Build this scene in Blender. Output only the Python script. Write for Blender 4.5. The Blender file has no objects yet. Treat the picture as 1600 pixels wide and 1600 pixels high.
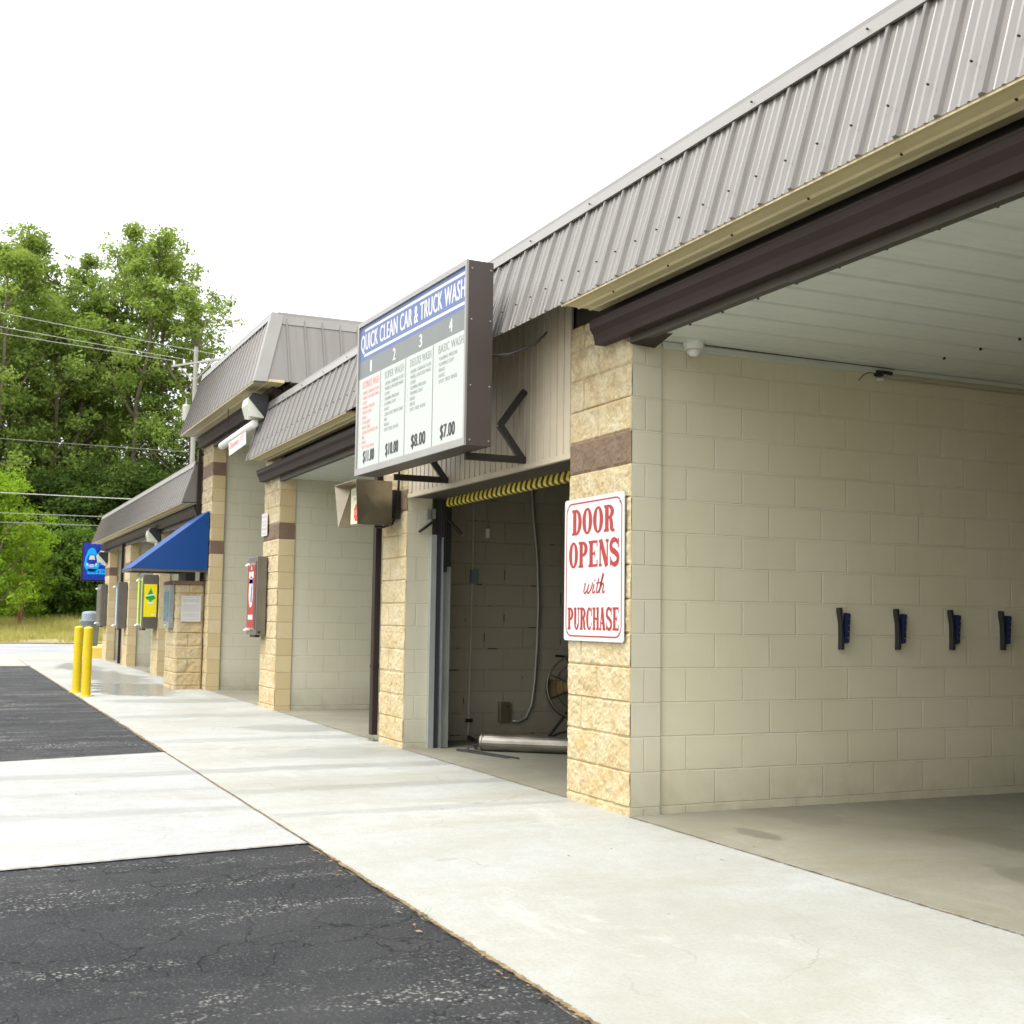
import bpy, math, random
import numpy as np
from mathutils import Matrix, Vector
R = math.radians
random.seed(7); rng = np.random.default_rng(11)
sc = bpy.context.scene
col = sc.collection

# ------------------------------------------------------------------ camera
cd = bpy.data.cameras.new("camera"); cam = bpy.data.objects.new("camera", cd); col.objects.link(cam)
rt = Vector((0.41344983, 0.91042181, 0.01383356)); up = Vector((0.07224282, -0.04794507, 0.99623403)); bk = rt.cross(up)
m = Matrix.Identity(4)
for i in range(3):
    m[i][0] = rt[i]; m[i][1] = up[i]; m[i][2] = bk[i]
m.translation = Vector((6.4746, -3.7159, 1.1386))
cam.matrix_world = m
cd.sensor_width = 36; cd.lens = 36 * 1952.98 / 1600; cd.clip_end = 2000; cd.clip_start = 0.05
cd.dof.use_dof = True; cd.dof.focus_distance = 8.2; cd.dof.aperture_fstop = 9
sc.camera = cam
# ------------------------------------------------------------------ sky and sun (bright overcast)
SUN_EL, SUN_AZ = R(68), R(160)          # azimuth clockwise from +Y
w = bpy.data.worlds.new("World"); sc.world = w; w.use_nodes = True
nt = w.node_tree; bg = nt.nodes['Background']
sky = nt.nodes.new('ShaderNodeTexSky'); sky.sky_type = 'NISHITA'; sky.sun_disc = False
sky.sun_elevation = SUN_EL; sky.sun_rotation = SUN_AZ; sky.air_density = 1.0; sky.dust_density = 4.0; sky.ozone_density = 1.0
hs = nt.nodes.new('ShaderNodeHueSaturation'); hs.inputs['Saturation'].default_value = 0.1; hs.inputs['Value'].default_value = 2.7
nt.links.new(sky.outputs[0], hs.inputs['Color']); nt.links.new(hs.outputs[0], bg.inputs[0]); bg.inputs[1].default_value = 0.15
sl = bpy.data.lights.new("sun", 'SUN'); sl.energy = 1.0; sl.angle = R(45); sl.color = (1.0, 0.965, 0.90)
so = bpy.data.objects.new("sun", sl); col.objects.link(so)
sd = Vector((math.sin(SUN_AZ) * math.cos(SUN_EL), math.cos(SUN_AZ) * math.cos(SUN_EL), math.sin(SUN_EL)))
so.rotation_euler = sd.to_track_quat('Z', 'Y').to_euler()
sc.view_settings.view_transform = 'Standard'; sc.view_settings.look = 'None'
sc.view_settings.exposure = 0.24; sc.view_settings.gamma = 1

# ------------------------------------------------------------------ materials
MATS = {}
def newmat(name):
    mt = bpy.data.materials.new(name); mt.use_nodes = True; MATS[name] = mt
    return mt, mt.node_tree, mt.node_tree.nodes['Principled BSDF']
def N(t, typ, **kw):
    n = t.nodes.new(typ)
    for k, v in kw.items():
        if k.startswith('i_'): n.inputs[k[2:].replace('_', ' ')].default_value = v
        else: setattr(n, k, v)
    return n
def ramp(t, fac, stops):
    r = t.nodes.new('ShaderNodeValToRGB'); e = r.color_ramp.elements
    while len(e) < len(stops): e.new(0.5)
    for i, (p, c) in enumerate(stops):
        e[i].position = p; e[i].color = c if len(c) == 4 else (*c, 1)
    t.links.new(fac, r.inputs[0]); return r.outputs[0]
def mixc(t, fac, a, b, mode='MIX'):
    x = t.nodes.new('ShaderNodeMix'); x.data_type = 'RGBA'; x.blend_type = mode
    for inp, v in ((x.inputs[0], fac), (x.inputs[6], a), (x.inputs[7], b)):
        if hasattr(v, 'is_linked') or isinstance(v, bpy.types.NodeSocket): t.links.new(v, inp)
        elif isinstance(v, (int, float)): inp.default_value = v
        else: inp.default_value = (*v, 1) if len(v) == 3 else v
    return x.outputs[2]
def uvs(t, scale=(1, 1, 1), loc=(0, 0, 0)):
    u = t.nodes.new('ShaderNodeUVMap'); u.uv_map = 'UVMap'
    mp = t.nodes.new('ShaderNodeMapping'); mp.inputs['Scale'].default_value = scale; mp.inputs['Location'].default_value = loc
    t.links.new(u.outputs[0], mp.inputs[0]); return mp.outputs[0]
def noise(t, vec, scale, detail=4, rough=0.55, dist=0.0):
    n = N(t, 'ShaderNodeTexNoise'); n.inputs['Scale'].default_value = scale; n.inputs['Detail'].default_value = detail
    n.inputs['Roughness'].default_value = rough; n.inputs['Distortion'].default_value = dist
    t.links.new(vec, n.inputs['Vector']); return n.outputs[0]
def bump(t, bs, h, strength=0.3, dist=0.01, prev=None):
    b = N(t, 'ShaderNodeBump'); b.inputs['Strength'].default_value = strength; b.inputs['Distance'].default_value = dist
    t.links.new(h, b.inputs['Height'])
    if prev is not None: t.links.new(prev, b.inputs['Normal'])
    if bs is not None: t.links.new(b.outputs[0], bs.inputs['Normal'])
    return b.outputs[0]
def math_(t, op, a, b=None, clamp=False):
    n = N(t, 'ShaderNodeMath', operation=op); n.use_clamp = clamp
    for i, v in enumerate((a, b)):
        if v is None: continue
        if isinstance(v, (int, float)): n.inputs[i].default_value = v
        else: t.links.new(v, n.inputs[i])
    return n.outputs[0]
def simple(name, c, rough=0.5, metal=0.0, var=0.12, scale=3.0, bmp=0.0, bscale=60, spec=0.5, emit=None):
    mt, t, b = newmat(name)
    v = uvs(t); f = noise(t, v, scale, 5)
    c2 = tuple(max(0, x * (1 - var)) for x in c); c1 = tuple(min(1, x * (1 + var)) for x in c)
    t.links.new(ramp(t, f, [(0.3, c2), (0.7, c1)]), b.inputs['Base Color'])
    b.inputs['Roughness'].default_value = rough; b.inputs['Metallic'].default_value = metal
    b.inputs['Specular IOR Level'].default_value = spec
    if bmp: bump(t, b, noise(t, v, bscale, 3), bmp, 0.004)
    return mt
def block_wall(name, c1, c2, jointc, mort=0.007, holes=False, dirt=0.0, loc=(-0.404, -0.05, 0)):
    mt, t, b = newmat(name)
    v = uvs(t, loc=loc)
    wob = noise(t, v, 9, 2)
    vv = N(t, 'ShaderNodeVectorMath', operation='ADD'); sc_ = N(t, 'ShaderNodeVectorMath', operation='SCALE')
    nz = N(t, 'ShaderNodeTexNoise'); nz.inputs['Scale'].default_value = 2.5; t.links.new(v, nz.inputs['Vector'])
    t.links.new(nz.outputs[1], sc_.inputs[0]); sc_.inputs['Scale'].default_value = 0.010
    t.links.new(v, vv.inputs[0]); t.links.new(sc_.outputs[0], vv.inputs[1])
    br = N(t, 'ShaderNodeTexBrick', offset=0.5, offset_frequency=2)
    for k, x in (('Scale', 1.0), ('Mortar Size', mort), ('Mortar Smooth', 0.35), ('Bias', 0.0), ('Brick Width', 0.4064), ('Row Height', 0.2032)): br.inputs[k].default_value = x
    br.inputs['Color1'].default_value = (*c1, 1); br.inputs['Color2'].default_value = (*c2, 1); br.inputs['Mortar'].default_value = (*jointc, 1)
    t.links.new(vv.outputs[0], br.inputs['Vector'])
    g = noise(t, v, 1.1, 4, 0.6)
    c = mixc(t, ramp(t, g, [(0.35, (0, 0, 0)), (0.7, (1, 1, 1))]), br.outputs[0], (c1[0] * .93, c1[1] * .92, c1[2] * .86))
    if holes:
        h = noise(t, v, 5, 2, 0.5); hm = math_(t, 'MULTIPLY', br.outputs[1], ramp(t, h, [(0.58, (0, 0, 0)), (0.63, (0.8, 0.8, 0.8))]))
        c = mixc(t, hm, c, (0.02, 0.018, 0.015))
    stk = noise(t, uvs(t, (2.2, 0.35, 1)), 2.6, 6, 0.75, 0.3)
    c = mixc(t, ramp(t, stk, [(0.50, (0, 0, 0)), (0.75, (0.16, 0.16, 0.16))]), c, tuple(x * .66 for x in c2))
    if dirt:
        sp = t.nodes.new('ShaderNodeSeparateXYZ'); t.links.new(v, sp.inputs[0])
        dm = math_(t, 'MULTIPLY', math_(t, 'SUBTRACT', 1.0, math_(t, 'MULTIPLY', sp.outputs[1], 3.0), True), noise(t, v, 7, 4), True)
        c = mixc(t, math_(t, 'MULTIPLY', dm, dirt), c, (0.10, 0.085, 0.05))
    t.links.new(c, b.inputs['Base Color']); b.inputs['Roughness'].default_value = 0.55
    inv = math_(t, 'SUBTRACT', 1.0, br.outputs[1])
    n1 = bump(t, None, inv, 0.9, 0.006)
    bump(t, b, noise(t, v, 170, 3, 0.7), 0.22, 0.0022, n1)
    return mt
simple('brown_paint', (0.024, 0.014, 0.012), 0.55, spec=0.25, var=0.12)
simple('dark_board', (0.050, 0.041, 0.030), 0.6, var=0.2)
simple('dark_gap', (0.02, 0.018, 0.016), 0.8)
mt, t, b = newmat('mansard_metal')
v = uvs(t); f = noise(t, uvs(t, (14, 0.6, 1)), 2, 4)
t.links.new(ramp(t, f, [(0.3, (0.178, 0.166, 0.152)), (0.7, (0.21, 0.197, 0.181))]), b.inputs['Base Color']); b.inputs['Roughness'].default_value = 0.30; b.inputs['Metallic'].default_value = 0.3
simple('trim_metal', (0.25, 0.24, 0.222), 0.32, 0.15, var=0.05)
simple('soffit_beige', (0.52, 0.45, 0.25), 0.5, var=0.08)
simple('panel_beige', (0.48, 0.42, 0.31), 0.5, var=0.08)
simple('ceiling_white', (0.60, 0.63, 0.57), 0.45, var=0.04)
simple('roof_white', (0.7, 0.7, 0.7), 0.6)
block_wall('painted_block', (0.655, 0.615, 0.465), (0.63, 0.592, 0.445), (0.70, 0.665, 0.52), dirt=0.5)
block_wall('painted_jamb', (0.59, 0.565, 0.44), (0.57, 0.548, 0.425), (0.63, 0.605, 0.48), dirt=0.5, loc=(-0.1, -0.05, 0))
block_wall('grey_block', (0.60, 0.58, 0.45), (0.58, 0.56, 0.435), (0.64, 0.62, 0.485), dirt=0.5)
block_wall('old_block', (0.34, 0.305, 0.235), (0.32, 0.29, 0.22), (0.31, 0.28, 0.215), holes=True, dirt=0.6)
def splitface(name, stops, rough=0.85, stain=True, bm_=0.8, bs_=80):
    mt, t, b = newmat(name); v = uvs(t)
    f = noise(t, v, 5.0, 7, 0.75, 0.4); c = ramp(t, f, stops)
    g = noise(t, v, 45, 3, 0.7); c = mixc(t, ramp(t, g, [(0.42, (0.25, 0.25, 0.25)), (0.55, (0, 0, 0))]), c, tuple(x * 0.55 for x in stops[0][1]))
    if stain:
        st = noise(t, uvs(t, (3.0, 0.7, 1)), 2.3, 5, 0.7)
        c = mixc(t, ramp(t, st, [(0.62, (0, 0, 0)), (0.74, (0.7, 0.7, 0.7))]), c, (0.78, 0.74, 0.66))
        sp = t.nodes.new('ShaderNodeSeparateXYZ'); t.links.new(v, sp.inputs[0])
        low = math_(t, 'SUBTRACT', 1.0, math_(t, 'MULTIPLY', sp.outputs[1], 0.9), True)
        rm = math_(t, 'MULTIPLY', low, ramp(t, noise(t, v, 3.7, 5, 0.7), [(0.42, (0, 0, 0)), (0.62, (1, 1, 1))]))
        c = mixc(t, math_(t, 'MULTIPLY', rm, 0.55), c, (0.50, 0.30, 0.09))
        hi = math_(t, 'MULTIPLY', math_(t, 'SUBTRACT', sp.outputs[1], 2.25), 1.6, True)
        hm = math_(t, 'MULTIPLY', hi, ramp(t, noise(t, v, 11, 6, 0.75), [(0.42, (0, 0, 0)), (0.6, (1, 1, 1))]))
        c = mixc(t, math_(t, 'MULTIPLY', hm, 0.6), c, (0.16, 0.13, 0.085))
    at = N(t, 'ShaderNodeAttribute'); at.attribute_name = 'joint'
    jm = math_(t, 'MULTIPLY', at.outputs['Fac'], ramp(t, noise(t, v, 4, 3, 0.6), [(0.35, (0.25, 0.25, 0.25)), (0.65, (0.9, 0.9, 0.9))]))
    c = mixc(t, jm, c, tuple(x * (0.78 if stain else 2.2) for x in stops[0][1]))
    t.links.new(c, b.inputs['Base Color']); b.inputs['Roughness'].default_value = rough
    bump(t, b, noise(t, v, bs_, 5, 0.75), bm_, 0.006)
    return mt
splitface('split_tan', [(0.34, (0.43, 0.325, 0.16)), (0.48, (0.51, 0.42, 0.245)), (0.64, (0.55, 0.485, 0.325))])
splitface('split_brown', [(0.3, (0.14, 0.095, 0.058)), (0.7, (0.22, 0.155, 0.10))], stain=False)
mt, t, b = newmat('smooth_tan'); v = uvs(t)
br = N(t, 'ShaderNodeTexBrick', offset=0.0)
for k, x in (('Scale', 1.0), ('Mortar Size', 0.005), ('Mortar Smooth', 0.3), ('Brick Width', 40.0), ('Row Height', 0.2032)): br.inputs[k].default_value = x
br.inputs['Color1'].default_value = (0.52, 0.41, 0.215, 1); br.inputs['Color2'].default_value = (0.60, 0.50, 0.30, 1); br.inputs['Mortar'].default_value = (0.44, 0.33, 0.18, 1)
br.inputs['Bias'].default_value = 0.0
t.links.new(uvs(t, loc=(20, -0.05, 0)), br.inputs['Vector'])
pt = noise(t, v, 3, 5, 0.7)
c = mixc(t, ramp(t, pt, [(0.5, (0, 0, 0)), (0.75, (0.5, 0.5, 0.5))]), br.outputs[0], (0.50, 0.36, 0.18))
t.links.new(c, b.inputs['Base Color']); b.inputs['Roughness'].default_value = 0.8
n1 = bump(t, None, math_(t, 'SUBTRACT', 1.0, br.outputs[1]), 0.7, 0.005); bump(t, b, noise(t, v, 120, 4, 0.7), 0.3, 0.003, n1)
splitface('side_brown', [(0.3, (0.16, 0.10, 0.065)), (0.7, (0.22, 0.15, 0.10))], stain=False, bm_=0.3)

# concrete with stains and wet patches (places given in metres on the ground)
def concrete(name, base, alt, rough=0.75, wet=()):
    mt, t, b = newmat(name); v = uvs(t)
    f = noise(t, v, 0.55, 6, 0.6, 0.6); c = ramp(t, f, [(0.32, alt), (0.62, base)])
    st = noise(t, uvs(t, (0.9, 0.35, 1)), 1.6, 6, 0.7, 0.4)
    c = mixc(t, ramp(t, st, [(0.50, (0, 0, 0)), (0.66, (0.55, 0.55, 0.55))]), c, (base[0] * .72, base[1] * .66, base[2] * .50))
    wh = noise(t, uvs(t, (0.5, 1.6, 1)), 1.1, 7, 0.75, 0.7)
    c = mixc(t, ramp(t, wh, [(0.56, (0, 0, 0)), (0.66, (0.55, 0.55, 0.55))]), c, tuple(min(.85, x * 1.16) for x in base))
    g = noise(t, v, 60, 5, 0.85); c = mixc(t, ramp(t, g, [(0.36, (0.55, 0.55, 0.55)), (0.52, (0, 0, 0))]), c, tuple(x * .55 for x in base))
    md = noise(t, v, 9, 6, 0.75, 0.5); c = mixc(t, ramp(t, md, [(0.42, (0.30, 0.30, 0.30)), (0.60, (0, 0, 0))]), c, (base[0] * .66, base[1] * .64, base[2] * .56))
    sp_ = N(t, 'ShaderNodeTexVoronoi'); sp_.inputs['Scale'].default_value = 5.5; sp_.inputs['Randomness'].default_value = 1.0; t.links.new(v, sp_.inputs['Vector'])
    pit = math_(t, 'MULTIPLY', ramp(t, sp_.outputs['Distance'], [(0.035, (0.7, 0.7, 0.7)), (0.06, (0, 0, 0))]), ramp(t, noise(t, v, 2.3, 3), [(0.5, (0, 0, 0)), (0.6, (1, 1, 1))]))
    c = mixc(t, pit, c, (0.12, 0.10, 0.07))
    hl = N(t, 'ShaderNodeTexVoronoi', feature='DISTANCE_TO_EDGE'); hl.inputs['Scale'].default_value = 0.55
    hd = N(t, 'ShaderNodeTexNoise'); hd.inputs['Scale'].default_value = 2.2; hd.inputs['Detail'].default_value = 6; t.links.new(v, hd.inputs['Vector'])
    ha = N(t, 'ShaderNodeVectorMath', operation='MULTIPLY_ADD'); t.links.new(hd.outputs[1], ha.inputs[0]); ha.inputs[1].default_value = (0.9, 0.9, 0); t.links.new(v, ha.inputs[2]); t.links.new(ha.outputs[0], hl.inputs['Vector'])
    hk = math_(t, 'MULTIPLY', ramp(t, hl.outputs['Distance'], [(0.0, (0.4, 0.4, 0.4)), (0.0030, (0, 0, 0))]), ramp(t, noise(t, v, .7, 2), [(0.50, (0, 0, 0)), (0.56, (1, 1, 1))]))
    c = mixc(t, hk, c, (0.14, 0.125, 0.095))
    dk = noise(t, v, 3.2, 3, 0.6); c = mixc(t, ramp(t, dk, [(0.76, (0, 0, 0)), (0.79, (0.5, 0.5, 0.5))]), c, (0.2, 0.18, 0.13))
    rg = None
    for (px, py, rx, ry, k) in wet:
        mp = uvs(t, (1 / rx, 1 / ry, 1), (-px / rx, -py / ry, 0))
        ln = N(t, 'ShaderNodeVectorMath', operation='LENGTH'); t.links.new(mp, ln.inputs[0])
        d = math_(t, 'ADD', ln.outputs['Value'], math_(t, 'MULTIPLY', math_(t, 'SUBTRACT', noise(t, v, 1.7, 5, 0.7), 0.5), 2.2))
        mk = ramp(t, d, [(0.75, (k, k, k)), (1.0, (0, 0, 0))])
        c = mixc(t, mk, c, tuple(x * .5 for x in base))
        rg = mk if rg is None else math_(t, 'MAXIMUM', rg, mk)
    t.links.new(c, b.inputs['Base Color'])
    if rg is not None:
        t.links.new(math_(t, 'SUBTRACT', rough, math_(t, 'MULTIPLY', rg, 0.68)), b.inputs['Roughness'])
    else: b.inputs['Roughness'].default_value = rough
    bump(t, b, noise(t, v, 90, 4, 0.8), 0.25, 0.003)
    return mt
concrete('apron_concrete', (0.375, 0.384, 0.362), (0.295, 0.294, 0.252), wet=((0.7, -1.2, .10, 2.2, .25), (5.2, -1.0, .22, 2.0, .3), (3.8, -.5, .5, .9, .3), (8.0, -1.0, .3, 1.6, .3), (10.6, -.8, .5, 1.0, .4), (13.6, -1.0, 2.2, 0.8, 0.8), (17.5, -0.9, 3.2, 0.6, 0.7), (2.9, -1.0, 0.16, 2.6, 0.35), (1.75, -0.8, 0.14, 2.4, 0.3), (6.2, -.3, .5, .7, .4), (21.5, -1.0, 2.5, 0.5, 0.55)))
concrete('strip_concrete', (0.36, 0.368, 0.362), (0.315, 0.322, 0.312), wet=((2.9, -3.2, 0.16, 3.0, 0.35), (1.1, -4.0, 0.14, 3.0, 0.28), (2.0, -3.6, .1, 2.5, .2)))
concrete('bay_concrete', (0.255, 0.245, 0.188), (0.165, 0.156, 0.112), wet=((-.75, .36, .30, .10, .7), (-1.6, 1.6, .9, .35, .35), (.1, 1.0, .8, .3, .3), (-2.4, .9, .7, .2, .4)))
mt, t, b = newmat('asphalt'); v = uvs(t)
f = noise(t, v, 0.8, 5, 0.6); c = ramp(t, f, [(0.3, (0.026, 0.0275, 0.030)), (0.7, (0.048, 0.050, 0.053))])
g = noise(t, v, 48, 5, 0.85); c = mixc(t, ramp(t, g, [(0.40, (0.85, 0.85, 0.85)), (0.52, (0, 0, 0))]), c, (0.018, 0.019, 0.020))
g2 = noise(t, v, 75, 3, 0.7); c = mixc(t, ramp(t, g2, [(0.56, (0, 0, 0)), (0.66, (0.6, 0.6, 0.6))]), c, (0.19, 0.19, 0.19))
stt = noise(t, uvs(t, (1.9, 0.45, 1), (5.3, 2.2, 0)), 1.0, 6, 0.78, 0.9)
fl = N(t, 'ShaderNodeTexVoronoi'); fl.inputs['Scale'].default_value = 60; t.links.new(v, fl.inputs['Vector'])
fm = math_(t, 'MULTIPLY', ramp(t, stt, [(0.49, (0, 0, 0)), (0.62, (1, 1, 1))]), ramp(t, fl.outputs['Distance'], [(0.30, (1, 1, 1)), (0.48, (0, 0, 0))]))
fm = math_(t, 'MULTIPLY', fm, ramp(t, noise(t, v, 30, 3, 0.6), [(0.45, (0, 0, 0)), (0.52, (1, 1, 1))]))
pale = noise(t, uvs(t, (1.0, 0.6, 1), (1.7, 4.2, 0)), 1.4, 5, 0.7)
c = mixc(t, ramp(t, pale, [(0.45, (0, 0, 0)), (0.75, (0.5, 0.5, 0.5))]), c, (0.10, 0.10, 0.10))
c = mixc(t, fm, c, (0.45, 0.44, 0.40))
cv = N(t, 'ShaderNodeTexVoronoi', feature='DISTANCE_TO_EDGE'); cv.inputs['Scale'].default_value = 3.4
ds = N(t, 'ShaderNodeTexNoise'); ds.inputs['Scale'].default_value = 5; ds.inputs['Detail'].default_value = 5; t.links.new(v, ds.inputs['Vector'])
va = N(t, 'ShaderNodeVectorMath', operation='MULTIPLY_ADD'); t.links.new(ds.outputs[1], va.inputs[0]); va.inputs[1].default_value = (0.35, 0.35, 0); t.links.new(v, va.inputs[2])
t.links.new(va.outputs[0], cv.inputs['Vector'])
ck = math_(t, 'MULTIPLY', ramp(t, cv.outputs['Distance'], [(0.0, (1, 1, 1)), (0.014, (0, 0, 0))]), ramp(t, noise(t, v, 1.3, 3), [(0.42, (0, 0, 0)), (0.50, (1, 1, 1))]))
c = mixc(t, ck, c, (0.012, 0.012, 0.012))
t.links.new(c, b.inputs['Base Color']); b.inputs['Roughness'].default_value = 0.75; b.inputs['Specular IOR Level'].default_value = 0.25
n1 = bump(t, None, noise(t, v, 55, 5, 0.85), 1.0, 0.02); n2 = bump(t, None, math_(t, 'SUBTRACT', 1.0, ck), 0.8, 0.01, n1); t.links.new(n2, b.inputs['Normal'])
simple('road_grey', (0.27, 0.275, 0.28), 0.8, var=0.15, scale=0.5)
simple('road_tan', (0.40, 0.35, 0.27), 0.8, var=0.15, scale=0.4)
simple('verge_soil', (0.26, 0.22, 0.10), 0.95, var=0.35, scale=1.5)
simple('dirt_line', (0.16, 0.115, 0.06), 0.95, var=0.6, scale=22, bmp=0.6)
simple('joint_dark', (0.17, 0.13, 0.085), 0.9, var=0.6, scale=9)
simple('litter', (0.20, 0.12, 0.05), 0.9, var=0.5, scale=9)
simple('yellow_paint', (0.62, 0.45, 0.005), 0.35, var=0.06, scale=6)
simple('yellow_curb_paint', (0.72, 0.52, 0.12), 0.6, var=0.1)
simple('blue_canvas', (0.001, 0.05, 0.22), 0.42, var=0.05, bmp=0.15, bscale=200)
simple('sign_frame', (0.060, 0.048, 0.042), 0.45, var=0.06)
simple('sign_edge', (0.30, 0.29, 0.27), 0.35, 0.3, var=0.06)
simple('sign_white', (0.55, 0.555, 0.54), 0.5, spec=0.3, var=0.02)
simple('menu_white', (0.45, 0.485, 0.45), 0.55, spec=0.2, var=0.02)
simple('sign_red', (0.32, 0.018, 0.014), 0.4, var=0.05)
simple('faded_red', (0.62, 0.20, 0.18), 0.5, var=0.1)
simple('menu_pink', (0.55, 0.20, 0.19), 0.4, var=0.1)
simple('menu_blue', (0.09, 0.13, 0.28), 0.5, var=0.04)
simple('menu_grey', (0.16, 0.175, 0.17), 0.5, var=0.04)
simple('menu_ink', (0.20, 0.225, 0.205), 0.4, var=0.1)
simple('black_ink', (0.02, 0.02, 0.02), 0.5)
simple('grey_ink', (0.30, 0.31, 0.32), 0.5)
simple('black_steel', (0.022, 0.018, 0.016), 0.5, 0.2)
simple('black_rubber', (0.02, 0.02, 0.02), 0.6)
simple('galvanised', (0.42, 0.45, 0.44), 0.35, 0.7, var=0.15, scale=8)
simple('track_grey', (0.36, 0.38, 0.36), 0.45, 0.3, var=0.12)
simple('dark_track', (0.035, 0.04, 0.04), 0.5, 0.2)
simple('stainless', (0.33, 0.29, 0.215), 0.28, 0.9, var=0.25, scale=3)
simple('machine_steel', (0.20, 0.185, 0.16), 0.35, 0.6, var=0.1)
simple('chrome', (0.85, 0.85, 0.82), 0.15, 0.9, var=0.05)
simple('blower_metal', (0.26, 0.24, 0.20), 0.42, 0.8, var=0.3, scale=5)
simple('conduit_grey', (0.36, 0.35, 0.31), 0.4, 0.3)
simple('conduit_beige', (0.42, 0.38, 0.28), 0.5)
simple('grey_plastic', (0.14, 0.17, 0.20), 0.45, var=0.08)
simple('grey_lid', (0.20, 0.24, 0.28), 0.4, var=0.08)
simple('white_plastic', (0.78, 0.78, 0.74), 0.35, var=0.03)
simple('lens', (0.66, 0.68, 0.58), 0.15, var=0.06)
simple('bronze_housing', (0.03, 0.032, 0.034), 0.5)
simple('navy_rubber', (0.012, 0.018, 0.07), 0.5)
simple('fan_guard', (0.16, 0.14, 0.10), 0.4, 0.6)
simple('fan_blade', (0.34, 0.24, 0.11), 0.4, 0.5, var=0.3)
simple('safety_yellow', (0.62, 0.50, 0.03), 0.5, var=0.12)
simple('tree_yellow', (0.85, 0.72, 0.01), 0.4, var=0.03)
simple('tree_green', (0.01, 0.36, 0.06), 0.4, var=0.03)
simple('lime', (0.50, 0.68, 0.04), 0.4, var=0.08)
simple('poster_blue', (0.0, 0.03, 0.34), 0.35, var=0.3, scale=7)
simple('poster_cyan', (0.0, 0.34, 0.82), 0.35, var=0.05)
simple('pale_blue', (0.36, 0.50, 0.66), 0.4, var=0.25, scale=9)
simple('dull_teal', (0.10, 0.22, 0.28), 0.4, var=0.4, scale=9)
simple('bark', (0.16, 0.13, 0.10), 0.9, var=0.35, scale=6, bmp=0.8, bscale=14)
simple('rust', (0.22, 0.075, 0.03), 0.8, var=0.35, scale=6)
simple('weathered_wood', (0.27, 0.27, 0.24), 0.85, var=0.15, scale=3)
simple('wire', (0.40, 0.41, 0.37), 0.5)
simple('dark_wire', (0.22, 0.22, 0.21), 0.5)
simple('stone_cap', (0.17, 0.12, 0.07), 0.85, var=0.3)
simple('stop_red', (0.70, 0.05, 0.03), 0.4)
simple('stop_green', (0.02, 0.18, 0.07), 0.4)
simple('screen_cream', (0.75, 0.76, 0.52), 0.3, var=0.03)
def leafmat(name, a, b_, sc_=0.35):
    mt, t, bs = newmat(name)
    tc = N(t, 'ShaderNodeTexCoord'); o = tc.outputs['Object']
    f = noise(t, o, sc_, 3, 0.6); g = noise(t, o, 6.0, 2, 0.6)
    f2 = math_(t, 'ADD', math_(t, 'MULTIPLY', f, 0.65), math_(t, 'MULTIPLY', g, 0.35))
    c = ramp(t, f2, [(0.38, a), (0.62, b_)])
    t.nodes.remove(bs)
    d = N(t, 'ShaderNodeBsdfDiffuse'); tr = N(t, 'ShaderNodeBsdfTranslucent'); mx = N(t, 'ShaderNodeMixShader'); mx.inputs[0].default_value = 0.38
    t.links.new(c, d.inputs[0]); t.links.new(mixc(t, 0.5, c, (b_[0] * 1.5, b_[1] * 1.35, b_[2] * .6)), tr.inputs[0])
    t.links.new(d.outputs[0], mx.inputs[1]); t.links.new(tr.outputs[0], mx.inputs[2])
    t.links.new(mx.outputs[0], t.nodes['Material Output'].inputs[0])
leafmat('leaf_mid', (0.135, 0.21, 0.045), (0.28, 0.38, 0.10))
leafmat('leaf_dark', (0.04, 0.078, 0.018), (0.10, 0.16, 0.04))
leafmat('leaf_light', (0.13, 0.235, 0.02), (0.25, 0.39, 0.04), 0.7)
leafmat('leaf_shrub', (0.07, 0.14, 0.025), (0.16, 0.26, 0.055), 0.7)
leafmat('grass_blade', (0.24, 0.27, 0.07), (0.46, 0.42, 0.17), 0.8)

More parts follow.
